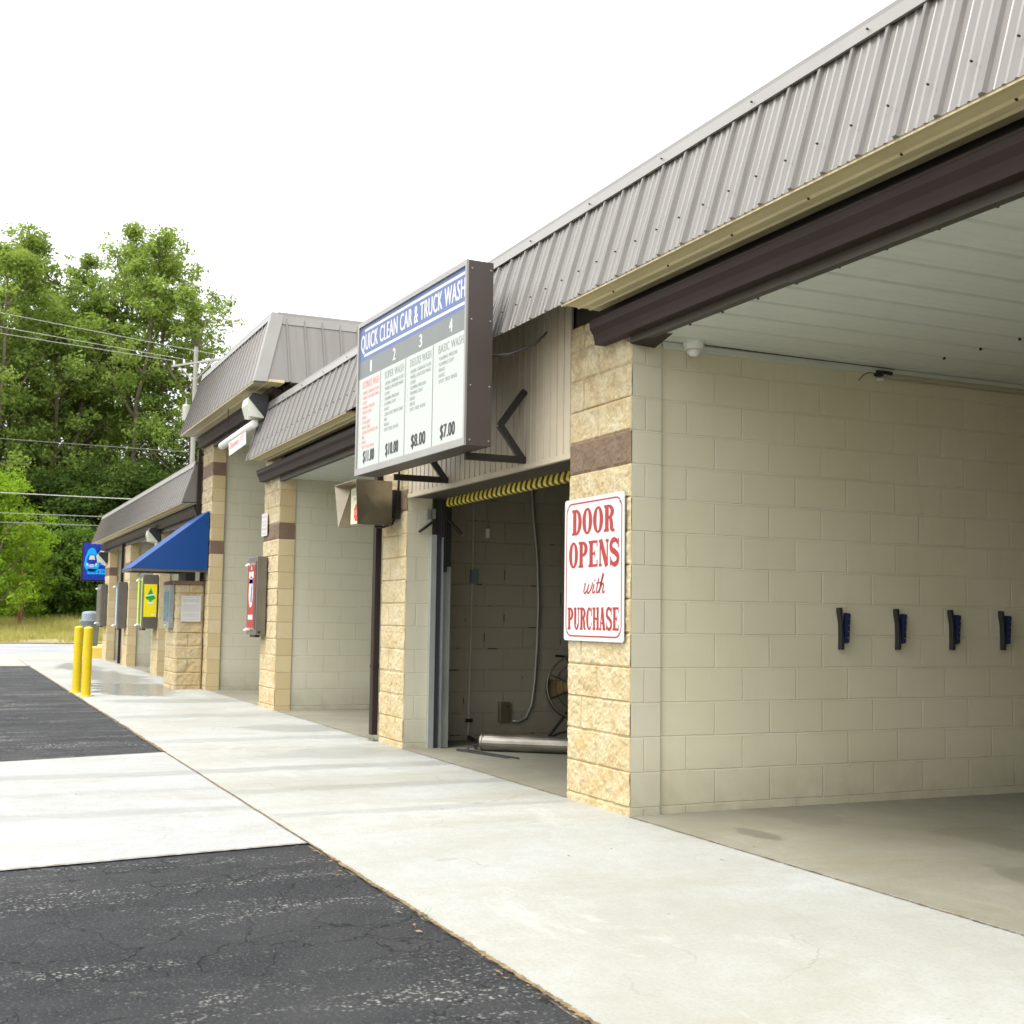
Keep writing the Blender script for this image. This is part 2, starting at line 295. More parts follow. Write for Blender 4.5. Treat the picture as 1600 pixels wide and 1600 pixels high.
# ------------------------------------------------------------------ mesh helper
# coordinates are written with x growing away along the facade; they are mirrored to world X = -x
def tag(o, label=None, cat=None, group=None, kind=None):
    for k, v in (('label', label), ('category', cat), ('group', group), ('kind', kind)):
        if v: o[k] = v
    return o
def thing(name, loc, label, cat, group=None):
    o = bpy.data.objects.new(name, None); col.objects.link(o); o.location = (-loc[0], loc[1], loc[2]); o.empty_display_size = 0.2
    return tag(o, label, cat, group)
class MB:
    def __init__(s): s.v = []; s.f = []; s.mi = []; s.cur = 0
    def quad(s, *p):
        k = len(s.v); s.v += [tuple(q) for q in p]; s.f.append(tuple(range(k, k + len(p)))); s.mi.append(s.cur); return s
    def box(s, x0, x1, y0, y1, z0, z1):
        k = len(s.v); s.v += [(x, y, z) for z in (z0, z1) for x, y in ((x0, y0), (x1, y0), (x1, y1), (x0, y1))]
        for f in ((0, 3, 2, 1), (4, 5, 6, 7), (0, 1, 5, 4), (1, 2, 6, 5), (2, 3, 7, 6), (3, 0, 4, 7)): s.f.append(tuple(k + i for i in f)); s.mi.append(s.cur)
        return s
    def prism(s, pts, ax, a, b):     # polygon in the other two axes, swept along ax
        def P(q, c): 
            q = list(q); q.insert('xyz'.index(ax), c); return tuple(q)
        k = len(s.v); n = len(pts); s.v += [P(q, a) for q in pts] + [P(q, b) for q in pts]
        s.f.append(tuple(k + i for i in range(n))); s.f.append(tuple(k + n + i for i in reversed(range(n)))); s.mi += [s.cur] * 2
        for i in range(n):
            j = (i + 1) % n; s.f.append((k + i, k + n + i, k + n + j, k + j)); s.mi.append(s.cur)
        return s
    def tube(s, pts, r, n=10, cap=True):
        pts = [Vector(p) for p in pts]; rs = [float(q) for q in r] if isinstance(r, (list, tuple)) else [float(r)] * len(pts); k = len(s.v)
        pn = None
        for i, p in enumerate(pts):
            d = (pts[min(i + 1, len(pts) - 1)] - pts[max(i - 1, 0)]).normalized()
            if pn is None: pn = d.orthogonal().normalized()
            pn = (pn - d * pn.dot(d)).normalized(); q = d.cross(pn)
            for j in range(n):
                a = 2 * math.pi * j / n; s.v.append(tuple(p + rs[i] * (math.cos(a) * pn + math.sin(a) * q)))
        for i in range(len(pts) - 1):
            for j in range(n):
                a = k + i * n + j; b = k + i * n + (j + 1) % n; s.f.append((a, b, b + n, a + n)); s.mi.append(s.cur)
        if cap:
            s.f.append(tuple(k + j for j in reversed(range(n)))); s.f.append(tuple(k + (len(pts) - 1) * n + j for j in range(n))); s.mi += [s.cur] * 2
        return s
    def lathe(s, c, prof, n=24):
        k = len(s.v)
        for r_, z in prof:
            for j in range(n):
                a = 2 * math.pi * j / n; s.v.append((c[0] + r_ * math.cos(a), c[1] + r_ * math.sin(a), c[2] + z))
        for i in range(len(prof) - 1):
            for j in range(n):
                a = k + i * n + j; b = k + i * n + (j + 1) % n; s.f.append((a, b, b + n, a + n)); s.mi.append(s.cur)
        s.f.append(tuple(k + j for j in reversed(range(n)))); s.f.append(tuple(k + (len(prof) - 1) * n + j for j in range(n))); s.mi += [s.cur] * 2
        return s
    def poly(s, o, ux, uz, pts):      # flat polygon given in the plane (ux, uz) at o
        o, ux, uz = Vector(o), Vector(ux), Vector(uz); return s.quad(*[o + ux * a + uz * b for a, b in pts])
    def text(s, body, o, ux, uz, w=None, h=0.1, offset=0.0, align='L', shear=0.0):
        if offset:        # bold: the same glyphs laid again a hair to the side and a hair prouder
            nv = Vector(ux).cross(Vector(uz)).normalized(); nv = nv if abs(nv.y) > .5 and nv.y < 0 or abs(nv.y) <= .5 and nv.x < 0 else -nv
            for i in range(-1, 2): s.text(body, Vector(o) + Vector(ux) * offset * h * i * 1.6 + nv * .00012 * i, ux, uz, w, h, 0.0, align, shear)
            return s
        cu = bpy.data.curves.new('t', 'FONT'); cu.body = body; cu.shear = shear; cu.space_character = 1.08; cu.resolution_u = 3
        ob = bpy.data.objects.new('t', cu); me = bpy.data.meshes.new_from_object(ob)
        co = np.array([v.co[:] for v in me.vertices]); fs = [tuple(p.vertices) for p in me.polygons]
        bpy.data.objects.remove(ob); bpy.data.curves.remove(cu); bpy.data.meshes.remove(me)
        mn, mx = co.min(0), co.max(0); sy = h / 0.70; sx = (w / (mx[0] - mn[0])) if w else sy * 0.8
        W = (mx[0] - mn[0]) * sx; dx = 0 if align == 'L' else (-W / 2 if align == 'C' else -W)
        o, ux, uz = Vector(o), Vector(ux), Vector(uz); k = len(s.v)
        for q in co: s.v.append(tuple(o + ux * ((q[0] - mn[0]) * sx + dx) + uz * (q[1] * sy)))
        for f in fs: s.f.append(tuple(k + i for i in f)); s.mi.append(s.cur)
        return s
    def stroke(s, o, ux, uz, pts, wd):
        o, ux, uz = Vector(o), Vector(ux), Vector(uz); P = [Vector(p) for p in pts]; L, Rr = [], []
        for i, p in enumerate(P):
            d = (P[min(i + 1, len(P) - 1)] - P[max(i - 1, 0)]).normalized(); n = Vector((-d.y, d.x))
            wi = wd[i] if isinstance(wd, (list, tuple)) else wd
            L.append(p + n * wi / 2); Rr.append(p - n * wi / 2)
        for i in range(len(P) - 1): s.quad(*[o + ux * q.x + uz * q.y for q in (L[i], L[i + 1], Rr[i + 1], Rr[i])])
        return s
    def build(s, name, mats, parent=None, origin=None, smooth=False, bevel=0):
        if isinstance(mats, str): mats = [mats]
        if parent is not None:
            org = Vector((0, 0, 0)); p = parent
            while p is not None: org += Vector(p.location); p = p.parent
            org = Vector((-org.x, org.y, org.z))
        else: org = Vector(origin) if origin is not None else Vector((0, 0, 0))
        V = np.array(s.v, dtype=float)
        me = bpy.data.meshes.new(name)
        me.from_pydata([(-(x - org.x), y - org.y, z - org.z) for x, y, z in s.v], [], [tuple(reversed(f)) for f in s.f])
        for mname in mats: me.materials.append(MATS[mname])
        me.polygons.foreach_set('material_index', s.mi)
        uv = me.uv_layers.new(name='UVMap'); me.update()
        nr = np.zeros(len(me.polygons) * 3); me.polygons.foreach_get('normal', nr); nr = np.abs(nr.reshape(-1, 3))
        lt = np.zeros(len(me.polygons), dtype=np.int32); me.polygons.foreach_get('loop_total', lt)
        vi = np.zeros(len(me.loops), dtype=np.int32); me.loops.foreach_get('vertex_index', vi)
        ax = np.repeat(nr.argmax(1), lt); P = V[vi]
        U = np.where((ax == 0)[:, None], P[:, [1, 2]], np.where((ax == 1)[:, None], P[:, [0, 2]], P[:, [0, 1]]))
        uv.data.foreach_set('uv', U.astype(np.float32).ravel())
        if smooth: me.polygons.foreach_set('use_smooth', [True] * len(me.polygons))
        o = bpy.data.objects.new(name, me); col.objects.link(o)
        if parent is not None: o.parent = parent
        else: o.location = (-org.x, org.y, org.z)
        if bevel:
            bv = o.modifiers.new('bevel', 'BEVEL'); bv.width = bevel; bv.segments = 2; bv.limit_method = 'ANGLE'
        return o
def vnoise(X, Y, s, seed):
    r_ = np.random.default_rng(seed); G = r_.random((128, 128)); x = X * s; y = Y * s
    xi = np.floor(x).astype(int); yi = np.floor(y).astype(int); fx = x - xi; fy = y - yi
    fx = fx * fx * (3 - 2 * fx); fy = fy * fy * (3 - 2 * fy); g = lambda a, b: G[a % 128, b % 128]
    return (g(xi, yi) * (1 - fx) + g(xi + 1, yi) * fx) * (1 - fy) + (g(xi, yi + 1) * (1 - fx) + g(xi + 1, yi + 1) * fx) * fy

# ------------------------------------------------------------------ ground
def sheet(name, mat, pts, z, kind='structure'):
    o = MB().quad(*[(x, y, z) for x, y in pts]).build(name, mat); return tag(o, kind=kind)
sheet('ground', 'verge_soil', [(-400, -400), (600, -400), (600, 400), (-400, 400)], -0.05)
sheet('pavement', 'road_tan', [(-20, -60), (31.6, -60), (31.6, 60), (-20, 60)], -0.012)
sheet('road', 'road_grey', [(31.6, -90), (43.5, -90), (43.5, 90), (31.6, 90)], -0.008)
AP = -1.98
sheet('concrete_apron', 'apron_concrete', [(-14, AP), (27.2, AP), (27.2, 0.0), (-14, 0.0)], 0.0)
k0 = lambda y: -0.2 + 0.138 * (y - AP); k1 = lambda y: 4.31 + 0.27 * (y - AP)
sheet('concrete_strip', 'strip_concrete', [(k0(AP), AP), (k0(-14), -14), (k1(-14), -14), (k1(AP), AP)], -0.001)
def asph(name, pts):
    # edge with a ragged outline where it meets the concrete
    out = []
    for i in range(len(pts)):
        a = Vector(pts[i]); b = Vector(pts[(i + 1) % len(pts)]); n = max(1, int(min((b - a).length, 30) / 0.06)); d = (b - a)
        nrm = Vector((-d.y, d.x)).normalized()
        for k in range(n):
            q = a + d * (k / n); j = (random.random() - 0.5) * 0.012 if k else 0
            out.append((q.x + nrm.x * j, q.y + nrm.y * j))
    o = MB().quad(*[(x, y, -0.006) for x, y in out]).build(name, 'asphalt'); tag(o, kind='structure')
asph('asphalt_lot', [(-14, AP - .012), (k0(AP) - .004, AP - .008), (k0(-14) - .004, -14), (-14, -14)])
asph('asphalt_drive', [(k1(AP) + .004, AP - .008), (22.6, AP - .012), (22.9, -14), (k1(-14) + .004, -14)])
def joint(name, mat, a, b, wd, z=0.003, step=0.05, jit=0.6, gap=0.0):
    a, b = Vector(a), Vector(b); n = int((b - a).length / step); d = (b - a).normalized(); nr = Vector((-d.y, d.x)); mb = MB(); prev = None
    off = 0
    for i in range(n + 1):
        p = a + (b - a) * (i / n); off = off * 0.9 + (random.random() - 0.5) * wd * 0.2
        ww = wd * (1 + (random.random() - 0.5) * 2 * jit) / 2
        cur = (p + nr * (off + ww), p + nr * (off - ww))
        if prev and random.random() >= gap:
            mb.quad((prev[0].x, prev[0].y, z), (cur[0].x, cur[0].y, z), (cur[1].x, cur[1].y, z), (prev[1].x, prev[1].y, z))
        prev = cur
    tag(mb.build(name, mat), kind='structure')
joint('dirt_edge', 'dirt_line', (k0(AP) - .4, AP), (-7, AP), 0.020, 0.004, 0.008, 0.5)
joint('dirt_edge', 'dirt_line', (4.3, AP), (k0(AP) - .4, AP), 0.012, 0.004, 0.01, 0.6)
joint('dirt_edge', 'dirt_line', (4.3, AP), (22.6, AP), 0.024, 0.004, 0.03, 0.8)
joint('dirt_edge', 'dirt_line', (k0(AP), AP), (k0(-8), -8), 0.012, 0.004, 0.03, 0.7)
joint('dirt_edge', 'dirt_line', (k1(AP), AP), (k1(-8), -8), 0.010, 0.004, 0.03, 0.6, 0.15)
joint('floor_joint', 'joint_dark', (3.98, -.006), (.82, -.006), 0.013, 0.003, 0.012, 0.7)
joint('floor_joint', 'joint_dark', (-.02, -.016), (-6, -.03), 0.012, 0.003, 0.012, 0.8)
joint('floor_joint', 'joint_dark', (8.6, -.006), (4.7, -.006), 0.012, 0.003, 0.05, 0.5, 0.2)
joint('floor_joint', 'joint_dark', (4.4, -.02), (4.35, AP), 0.006, 0.003, 0.04, 0.5, 0.2)
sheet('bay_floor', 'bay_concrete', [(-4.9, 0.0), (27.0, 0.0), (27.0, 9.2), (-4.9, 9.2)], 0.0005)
# grassy bank beyond the road
mb = MB(); xs = np.linspace(43.5, 74, 24); ys = np.linspace(-60, 60, 49)
hz = lambda x, y: 0.02 + 0.55 * min(1, max(0, (x - 44) / 18)) ** 1.2 + 0.08 * math.sin(y * .7) * min(1, (x - 43.5) / 6)
for i in range(len(xs) - 1):
    for j in range(len(ys) - 1):
        mb.quad(*[(x, y, hz(x, y)) for x, y in ((xs[i], ys[j]), (xs[i + 1], ys[j]), (xs[i + 1], ys[j + 1]), (xs[i], ys[j + 1]))])
tag(mb.build('verge', 'verge_soil', smooth=True), kind='structure')
sheet('hill', 'verge_soil', [(74, -300), (600, -300), (600, 300), (74, 300)], 0.45)

# ------------------------------------------------------------------ the car wash building
B = thing('car_wash_building', (0, 0, 0), 'long tan block car wash building with brown ribbed metal mansard roof', 'building')
C = 0.2032; Z0 = 0.05
def pillar(x0, w_, y1, top, side='smooth_tan', bands=(10,), res=0.012, seed=1, z_base=-0.02):
    """split-faced block pillar: rough displaced front, smooth or painted sides"""
    mb = MB(); nx = int(w_ / res); nz = int((top - z_base) / res)
    xs = np.linspace(0, w_, nx + 1); zs = np.linspace(z_base, top, nz + 1); X, Z = np.meshgrid(xs, zs)
    row = np.floor((Z - Z0) / C).astype(int); fz = (Z - Z0) / C - row; offs = np.where(row % 2 == 0, C, 0.0)
    u = (X - offs) / (2 * C); fx = u - np.floor(u); dx = np.minimum(fx, 1 - fx) * 2 * C; dz = np.minimum(fz, 1 - fz) * C
    e = np.clip(np.minimum(dx, dz) / 0.009, 0, 1)
    bid = row * 7 + np.floor(u) * 3
    dd = 0.5 * vnoise(X + bid * 1.37, Z + bid * .71, 11, seed) + 0.4 * vnoise(X, Z, 30, seed + 1) + 0.3 * vnoise(X, Z, 62, seed + 2)
    edge = np.clip(np.minimum(X, w_ - X) / 0.02, 0, 1)
    D = -(0.002 + 0.019 * dd * (.5 + .5 * e)) * (.25 + .75 * e) * (0.35 + .65 * edge) 
    k = 0
    for j in range(nz + 1):
        for i in range(nx + 1): mb.v.append((x0 + xs[i] , D[j, i], zs[j]))
    for j in range(nz):
        r_ = int(np.floor((zs[j] + res / 2 - Z0) / C)); mi_ = 1 if r_ in bands and r_ >= 0 else 0
        for i in range(nx):
            a = j * (nx + 1) + i; mb.f.append((a, a + 1, a + nx + 2, a + nx + 1)); mb.mi.append(mi_)
    # sides
    cuts = sorted({z_base, top} | {Z0 + b_ * C for b_ in bands} | {Z0 + (b_ + 1) * C for b_ in bands})
    cuts = [c_ for c_ in cuts if z_base <= c_ <= top]
    for za, zb in zip(cuts[:-1], cuts[1:]):
        br_ = int(np.floor(((za + zb) / 2 - Z0) / C)) in bands and side == 'smooth_tan'
        mb.cur = 3 if br_ else 2
        mb.quad((x0, 0.0, za), (x0, 0.0, zb), (x0, y1, zb), (x0, y1, za))
        mb.quad((x0 + w_, 0.0, za), (x0 + w_, y1, za), (x0 + w_, y1, zb), (x0 + w_, 0.0, zb))
    mb.cur = 0; mb.quad((x0, 0.0, top), (x0 + w_, 0.0, top), (x0 + w_, y1, top), (x0, y1, top)); mb.cur = 2
    mb.quad((x0, y1, z_base), (x0, y1, top), (x0 + w_, y1, top), (x0 + w_, y1, z_base))
    ng = (nx + 1) * (nz + 1); ja = np.zeros(len(mb.v), dtype=np.float32); ja[:ng] = (1 - np.clip(np.minimum(dx, dz) / 0.010, 0, 1)).ravel()
    o = mb.build('pillar', ['split_tan', 'split_brown', side, 'side_brown'], B)
    at = o.data.attributes.new('joint', 'FLOAT', 'POINT'); at.data.foreach_set('value', ja)
    return o
pillar(0.0, 0.805, 0.202, 3.05, 'painted_jamb', res=0.008, seed=3)['label'] = 'nearest tan pillar with a painted side'
pillar(3.975, 0.66, 0.40, 3.05, 'painted_jamb', res=0.012, seed=8)
pillar(8.633, 0.81, 0.19, 4.0, bands=(10, 16), seed=13)
pillar(12.96, 0.81, 0.19, 3.97, bands=(10, 16), seed=18)
for i, x in enumerate((17.79, 22.06, 25.83)): pillar(x, 0.81, 0.18, 2.9, seed=30 + i * 5, res=0.02)
pillar(-4.85, 0.81, 0.2, 3.05, 'painted_jamb', res=0.02, seed=51)
D_ = 9.0
def wall(x0, x1, y0, y1, z1, mat='painted_block', label=None):
    o = MB().box(x0, x1, y0, y1, -0.02, z1).build('bay_wall', mat, B)
    if label: o['label'] = label
wall(0.02, 0.22, 0.203, D_, 2.86)
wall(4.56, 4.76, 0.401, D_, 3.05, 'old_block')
wall(8.65, 8.85, 0.191, D_, 2.86, 'grey_block')
wall(13.0, 13.2, 0.191, D_, 3.9, 'grey_block')
for x in (17.83, 22.1, 25.87): wall(x, x + .2, 0.181, D_, 2.75, 'grey_block')
wall(-4.3, -4.08, 0.202, D_, 2.86)
MB().box(-4.3, 26.64, D_ + .002, D_ + .2, -0.02, 3.05).build('rear_wall', 'painted_block', B)
# ribbed bay ceilings, ribs running into the bay
def ceil_(x0, x1, z, y0=0.03, y1=D_, pitch=0.305):
    pr = []; x = x0
    while x < x1:
        for dx, dz in ((0, 0), (.10, 0), (.115, .004), (.13, 0), (.19, 0), (.205, .004), (.22, 0), (.262, 0), (.274, .012), (.296, .012)):
            if x + dx < x1: pr.append((x + dx, z + dz))
        x += pitch
    pr.append((x1, z)); mb = MB()
    for a, b_ in zip(pr[:-1], pr[1:]): mb.quad((a[0], y0, a[1]), (a[0], y1, a[1]), (b_[0], y1, b_[1]), (b_[0], y0, b_[1]))
    return mb.build('ceiling', 'ceiling_white', B)
cA = ceil_(-4.08, 0.02, 2.845)
scr = MB()
for i in range(6): scr.tube([(-0.42 - .31 * i, 2.05, 2.851), (-0.42 - .31 * i, 2.05, 2.836)], .010, 6)
for i in range(9): scr.tube([(-0.12 - .33 * i, 0.12, 2.851), (-0.12 - .33 * i, 0.12, 2.838)], .007, 6)
scr.build('screws', 'black_steel', cA)
ceil_(4.76, 8.65, 2.83); ceil_(9.05, 13.0, 3.80)
for a, b_ in ((13.2, 17.83), (18.03, 22.1), (22.3, 25.87)): ceil_(a, b_, 2.74)
MB().box(0.22, 4.56, 0.42, D_, 2.95, 3.0).build('ceiling', 'dark_board', B)
# white trim strip along the top of the bay wall
MB().box(0.0, 0.019, 0.21, D_, 2.80, 2.842).build('ceiling_trim', 'ceiling_white', B)
# roof
MB().box(-5.2, 9.2, 0.101, 9.4, 3.10, 3.2).build('roof', 'roof_white', B)
MB().box(8.7, 13.6, 0.25, 9.4, 4.05, 4.15).build('roof', 'roof_white', B)
MB().box(13.7, 26.6, 0.0, 9.4, 2.95, 3.05).build('roof', 'roof_white', B)

RIB = [(0, .0), (.006, .019), (.024, .019), (.036, 0), (.074, 0), (.080, .006), (.090, .006), (.096, 0), (.134, 0), (.140, .006), (.150, .006), (.156, 0), (.190, 0), (.196, .003), (.204, 0)]
def ribbed(mb, xa, xb, P0, P1, xoff0=0.0, xoff1=0.0, pitch=0.2286, hem=True):
    """ribbed sheet between bottom point P0=(y,z) and top P1; rib relief along the outward normal"""
    d = Vector((P1[0] - P0[0], P1[1] - P0[1])).normalized(); n = Vector((-d.y, d.x)); n = n if n.x < 0 else -n
    L = xb - xa; pts = []; x = 0.0
    while x < L:
        for dx, h in RIB:
            if x + dx < L: pts.append((x + dx, h))
        x += pitch
    pts.append((L, 0)); k = len(mb.v)
    f0 = (L - 0) ; 
    for dx, h in pts:
        t_ = dx / L
        xb0 = xa + dx; xt = xa + xoff0 + (L - xoff0 + xoff1) * t_ if (xoff0 or xoff1) else xb0
        mb.v.append((xb0, P0[0] + n.x * h, P0[1] + n.y * h)); mb.v.append((xt, P1[0] + n.x * h, P1[1] + n.y * h))
    for i in range(len(pts) - 1):
        a = k + 2 * i; mb.f.append((a, a + 2, a + 3, a + 1)); mb.mi.append(mb.cur)
    if hem:
        for (x0_, h0), (x1_, h1) in zip(pts[:-1], pts[1:]):
            if h0 > .003 or h1 > .003:
                mb.quad((xa + x0_, P0[0], P0[1]), (xa + x1_, P0[0], P0[1]), (xa + x1_, P0[0] + n.x * h1, P0[1] + n.y * h1 + .001), (xa + x0_, P0[0] + n.x * h0, P0[1] + n.y * h0 + .001))
def screws(parent, xa, xb, P, n, step=0.2286, mat='black_steel', r_=.0048):
    """one screw mesh, copied along the sheet where the camera side of the building can be seen"""
    x = xa; first = None
    while x < xb:
        if -3.6 < x < 8.9:
            if first is None:
                first = MB().tube([(0, P[0] + .004, P[1]), (0, P[0] - .007, P[1] + .001)], r_, 6).build('screw', mat, parent); o = first
            else: o = first.copy(); col.objects.link(o); o.parent = parent
            o.location.x = -x
        x += step
def toptrim(xa, xb, y, z, par):
    # cap flashing: face strip following the slope, then a flat top
    mb = MB(); mb.prism([(y - .052, z - .085), (y - .030, z - .010), (y - .030, z + .012), (y + .30, z + .012), (y + .30, z - .02), (y + .02, z - .02), (y - .034, z - .085)], 'x', xa, xb)
    o = mb.build('cap_flashing', 'trim_metal', par); screws(o, xa + .3, xb, (y - .050, z - .05), 0, .86)
    return o
# low wing (near): x -5.2 .. 9.05
YB, ZB, YT, ZT = -0.32, 3.085, -0.115, 3.775
mb = MB(); ribbed(mb, -5.2, 9.05, (YB, ZB), (YT, ZT)); mb.quad((9.05, YB, ZB), (9.05, YT, ZT), (9.05, 0.03, ZT), (9.05, 0.03, ZB))
man = mb.build('mansard', 'mansard_metal', B)
screws(man, -5.1, 9.0, (YB + .03, ZB + .17), 0, .2286)
toptrim(-5.2, 9.05, YT, ZT, man)
MB().box(9.035, 9.062, YB - .028, YB + .02, ZB - .01, ZB + .05).prism([(YB - .03, ZB - .01), (YT - .04, ZT), (YT, ZT), (YB + .01, ZB - .01)], 'x', 9.052, 9.075).build('end_trim', 'trim_metal', man)
MB().box(-5.2, 9.0, 0.03, 0.1, 3.052, ZT - .03).build('parapet_wall', 'dark_board', B)
def soffit(xa, xb, yb, zb, yi=-0.05):
    pr = [(yb + .004, zb - .012), (yb + .05, zb - .002), (yb + .115, zb - .004), (yb + .125, zb - .014), (yb + .135, zb - .004), (yb + .195, zb - .004), (yb + .205, zb - .014), (yb + .215, zb - .006), (yi, zb - .010), (yi, zb + .02), (yb + .004, zb + .012)]
    o = MB().prism(pr, 'x', xa, xb).build('soffit', 'soffit_beige', B); return o
s1 = soffit(-5.2, 0.34, YB, ZB); s2 = soffit(4.9, 9.05, YB, ZB)
screws(s1, -5.0, 0.2, (YB + .12, ZB - .012), 0, .61)
def gutter(xa, xb, y0, z0, h=0.145, d=0.115):
    pr = [(y0, z0), (y0 - d * .62, z0), (y0 - d * .66, z0 + h * .18), (y0 - d * .74, z0 + h * .42), (y0 - d * .95, z0 + h * .66), (y0 - d * .97, z0 + h * .9), (y0 - d, z0 + h * .92), (y0 - d, z0 + h), (y0 - d * .86, z0 + h), (y0 - d * .86, z0 + h * .9), (y0 - .01, z0 + h * .8), (y0, z0 + h)]
    return MB().prism(pr, 'x', xa, xb).build('gutter', 'brown_paint', B)
gutter(-5.0, 0.31, -0.022, 2.848); gutter(4.72, 9.40, -0.022, 2.848)
def fascia(xa, xb, z0, z1):
    return MB().box(xa, xb, -0.02, 0.028, z0, z1).build('fascia_board', 'dark_board', B)
fascia(-4.04, -1.55, 2.80, 3.05); fascia(-1.549, -0.002, 2.806, 3.05); fascia(4.64, 8.63, 2.79, 3.05)
# torn flashing corner above the near jamb
MB().quad((-0.02, -.02, 2.80), (-0.30, .0, 2.812), (-0.30, .10, 2.82), (-0.02, .14, 2.79)).quad((-0.02, -.02, 2.80), (-0.02, .14, 2.79), (.05, .10, 2.83), (.05, -.02, 2.84)).build('flashing', 'brown_paint', B)
# tall middle wing
TB, TZ, TT, TZT = -0.42, 3.975, -0.16, 4.87
MX0, MX1, NX0, NX1 = 8.33, 13.62, 8.62, 13.15
mb = MB(); ribbed(mb, MX0, MX1, (TB, TZ), (TT, TZT), NX0 - MX0, NX1 - MX1)
man2 = mb.build('mansard', 'mansard_metal', B)
# near return face, ribs wide apart
mb = MB(); y = TB
ys_ = [TB + (9.6 - TB) * i / 1 for i in range(2)]
mb.quad((MX0, TB, TZ), (NX0, TT, TZT), (NX0, 9.5, TZT), (MX0, 9.5, TZ))
y = -0.02
while y < 9.3:
    for dy in (0.0,):
        a = Vector((MX0, y, TZ)); b_ = Vector((NX0, y, TZT)); o_ = Vector((-.018, 0, .006))
        mb.quad(a, b_, b_ + o_ + Vector((0, .006, 0)), a + o_ + Vector((0, .006, 0)))
        mb.quad(a + o_ + Vector((0, .006, 0)), b_ + o_ + Vector((0, .006, 0)), b_ + o_ + Vector((0, .024, 0)), a + o_ + Vector((0, .024, 0)))
        mb.quad(a + o_ + Vector((0, .024, 0)), b_ + o_ + Vector((0, .024, 0)), b_ + Vector((0, .032, 0)), a + Vector((0, .032, 0)))
    y += 0.2286
mb.build('mansard_return', 'mansard_metal', B)
mb = MB(); mb.quad((MX1, TB, TZ), (MX1, 9.5, TZ), (NX1, 9.5, TZT), (NX1, TT, TZT)); mb.build('mansard_return', 'mansard_metal', B)
toptrim(NX0, NX1, TT, TZT, man2)
# corner flashing, top flashing of the return
mb = MB()
def lerp(a, b_, t_): return Vector(a) * (1 - t_) + Vector(b_) * t_
A0, A1 = Vector((MX0, TB, TZ)), Vector((NX0, TT, TZT + .015)); e1 = Vector((.10, -.0, 0)); e2 = Vector((0, .13, 0)); oo = Vector((-.022, -.024, 0))
q = [A0 + e1 + Vector((0, -.024, -.02)), A0 + oo + Vector((0, 0, -.02)), A0 + e2 + Vector((-.022, 0, -.02))]
q2 = [A1 + e1 + Vector((0, -.024, 0)), A1 + oo, A1 + e2 + Vector((-.022, 0, 0))]
mb.quad(q[0], q[1], q2[1], q2[0]); mb.quad(q[1], q[2], q2[2], q2[1]); mb.quad(q2[0], q2[1], q2[2], A1 + Vector((.1, .13, 0))); mb.quad(q[0], q[1], q[2], A0 + Vector((.1, .13, -.02)))
mb.build('corner_flashing', 'trim_metal', man2)
MB().prism([(NX0 - .052, TZT - .13), (NX0 - .03, TZT - .02), (NX0 - .03, TZT + .02), (NX0 + .25, TZT + .02), (NX0 + .25, TZT - .03), (NX0 - .02, TZT - .13)], 'y', TT + .05, 9.5).build('cap_flashing', 'trim_metal', man2)
MB().prism([(TB + .004, TZ - .018), (TB + .08, TZ - .006), (TB + .15, TZ - .012), (TB + .16, TZ - .022), (TB + .17, TZ - .012), (-.07, TZ - .018), (-.07, TZ + .02), (TB + .004, TZ + .01)], 'x', MX0, MX1).build('soffit', 'soffit_beige', B)
MB().box(MX0 + .005, 8.60, 0.0, 9.4, TZ - .02, TZ).build('soffit', 'brown_paint', B)
gutter(8.62, 13.72, -0.022, 3.80, .16, .125)
MB().box(8.60, 8.63, -.018, 9.3, 3.86, 4.02).build('fascia_board', 'brown_paint', B)
fascia(9.445, 12.955, 3.74, 4.0)
MB().box(8.652, 8.85, .192, 9.0, 2.87, 3.86).build('bay_wall', 'smooth_tan', B)
# parapet core so no light leaks through the tall wing
MB().box(8.75, 13.1, .05, .12, 4.0, 4.8).build('parapet_wall', 'dark_board', B)
# far wing
FB, FZ, FT, FZT = -0.32, 2.925, -0.10, 3.60
mb = MB(); ribbed(mb, 13.86, 27.15, (FB, FZ), (FT, FZT), 0.0, -0.42); mb.quad((13.86, FB, FZ), (13.86, FT, FZT), (13.86, .02, FZT), (13.86, .02, FZ)); mb.quad((27.15, FB, FZ), (27.15, 9.4, FZ), (26.73, 9.4, FZT), (26.73, FT, FZT))
man3 = mb.build('mansard', 'mansard_metal', B); toptrim(13.86, 26.73, FT, FZT, man3)
MB().box(13.86, 26.7, 0.005, 0.1, 2.905, FZT - .03).build('parapet_wall', 'dark_board', B)
soffit(13.86, 27.12, FB, FZ, -.05); gutter(13.8, 26.9, -0.022, 2.735, .14, .11)
MB().box(13.78, 27.0, -.018, .0, 2.66, 2.90).build('fascia_board', 'dark_board', B)
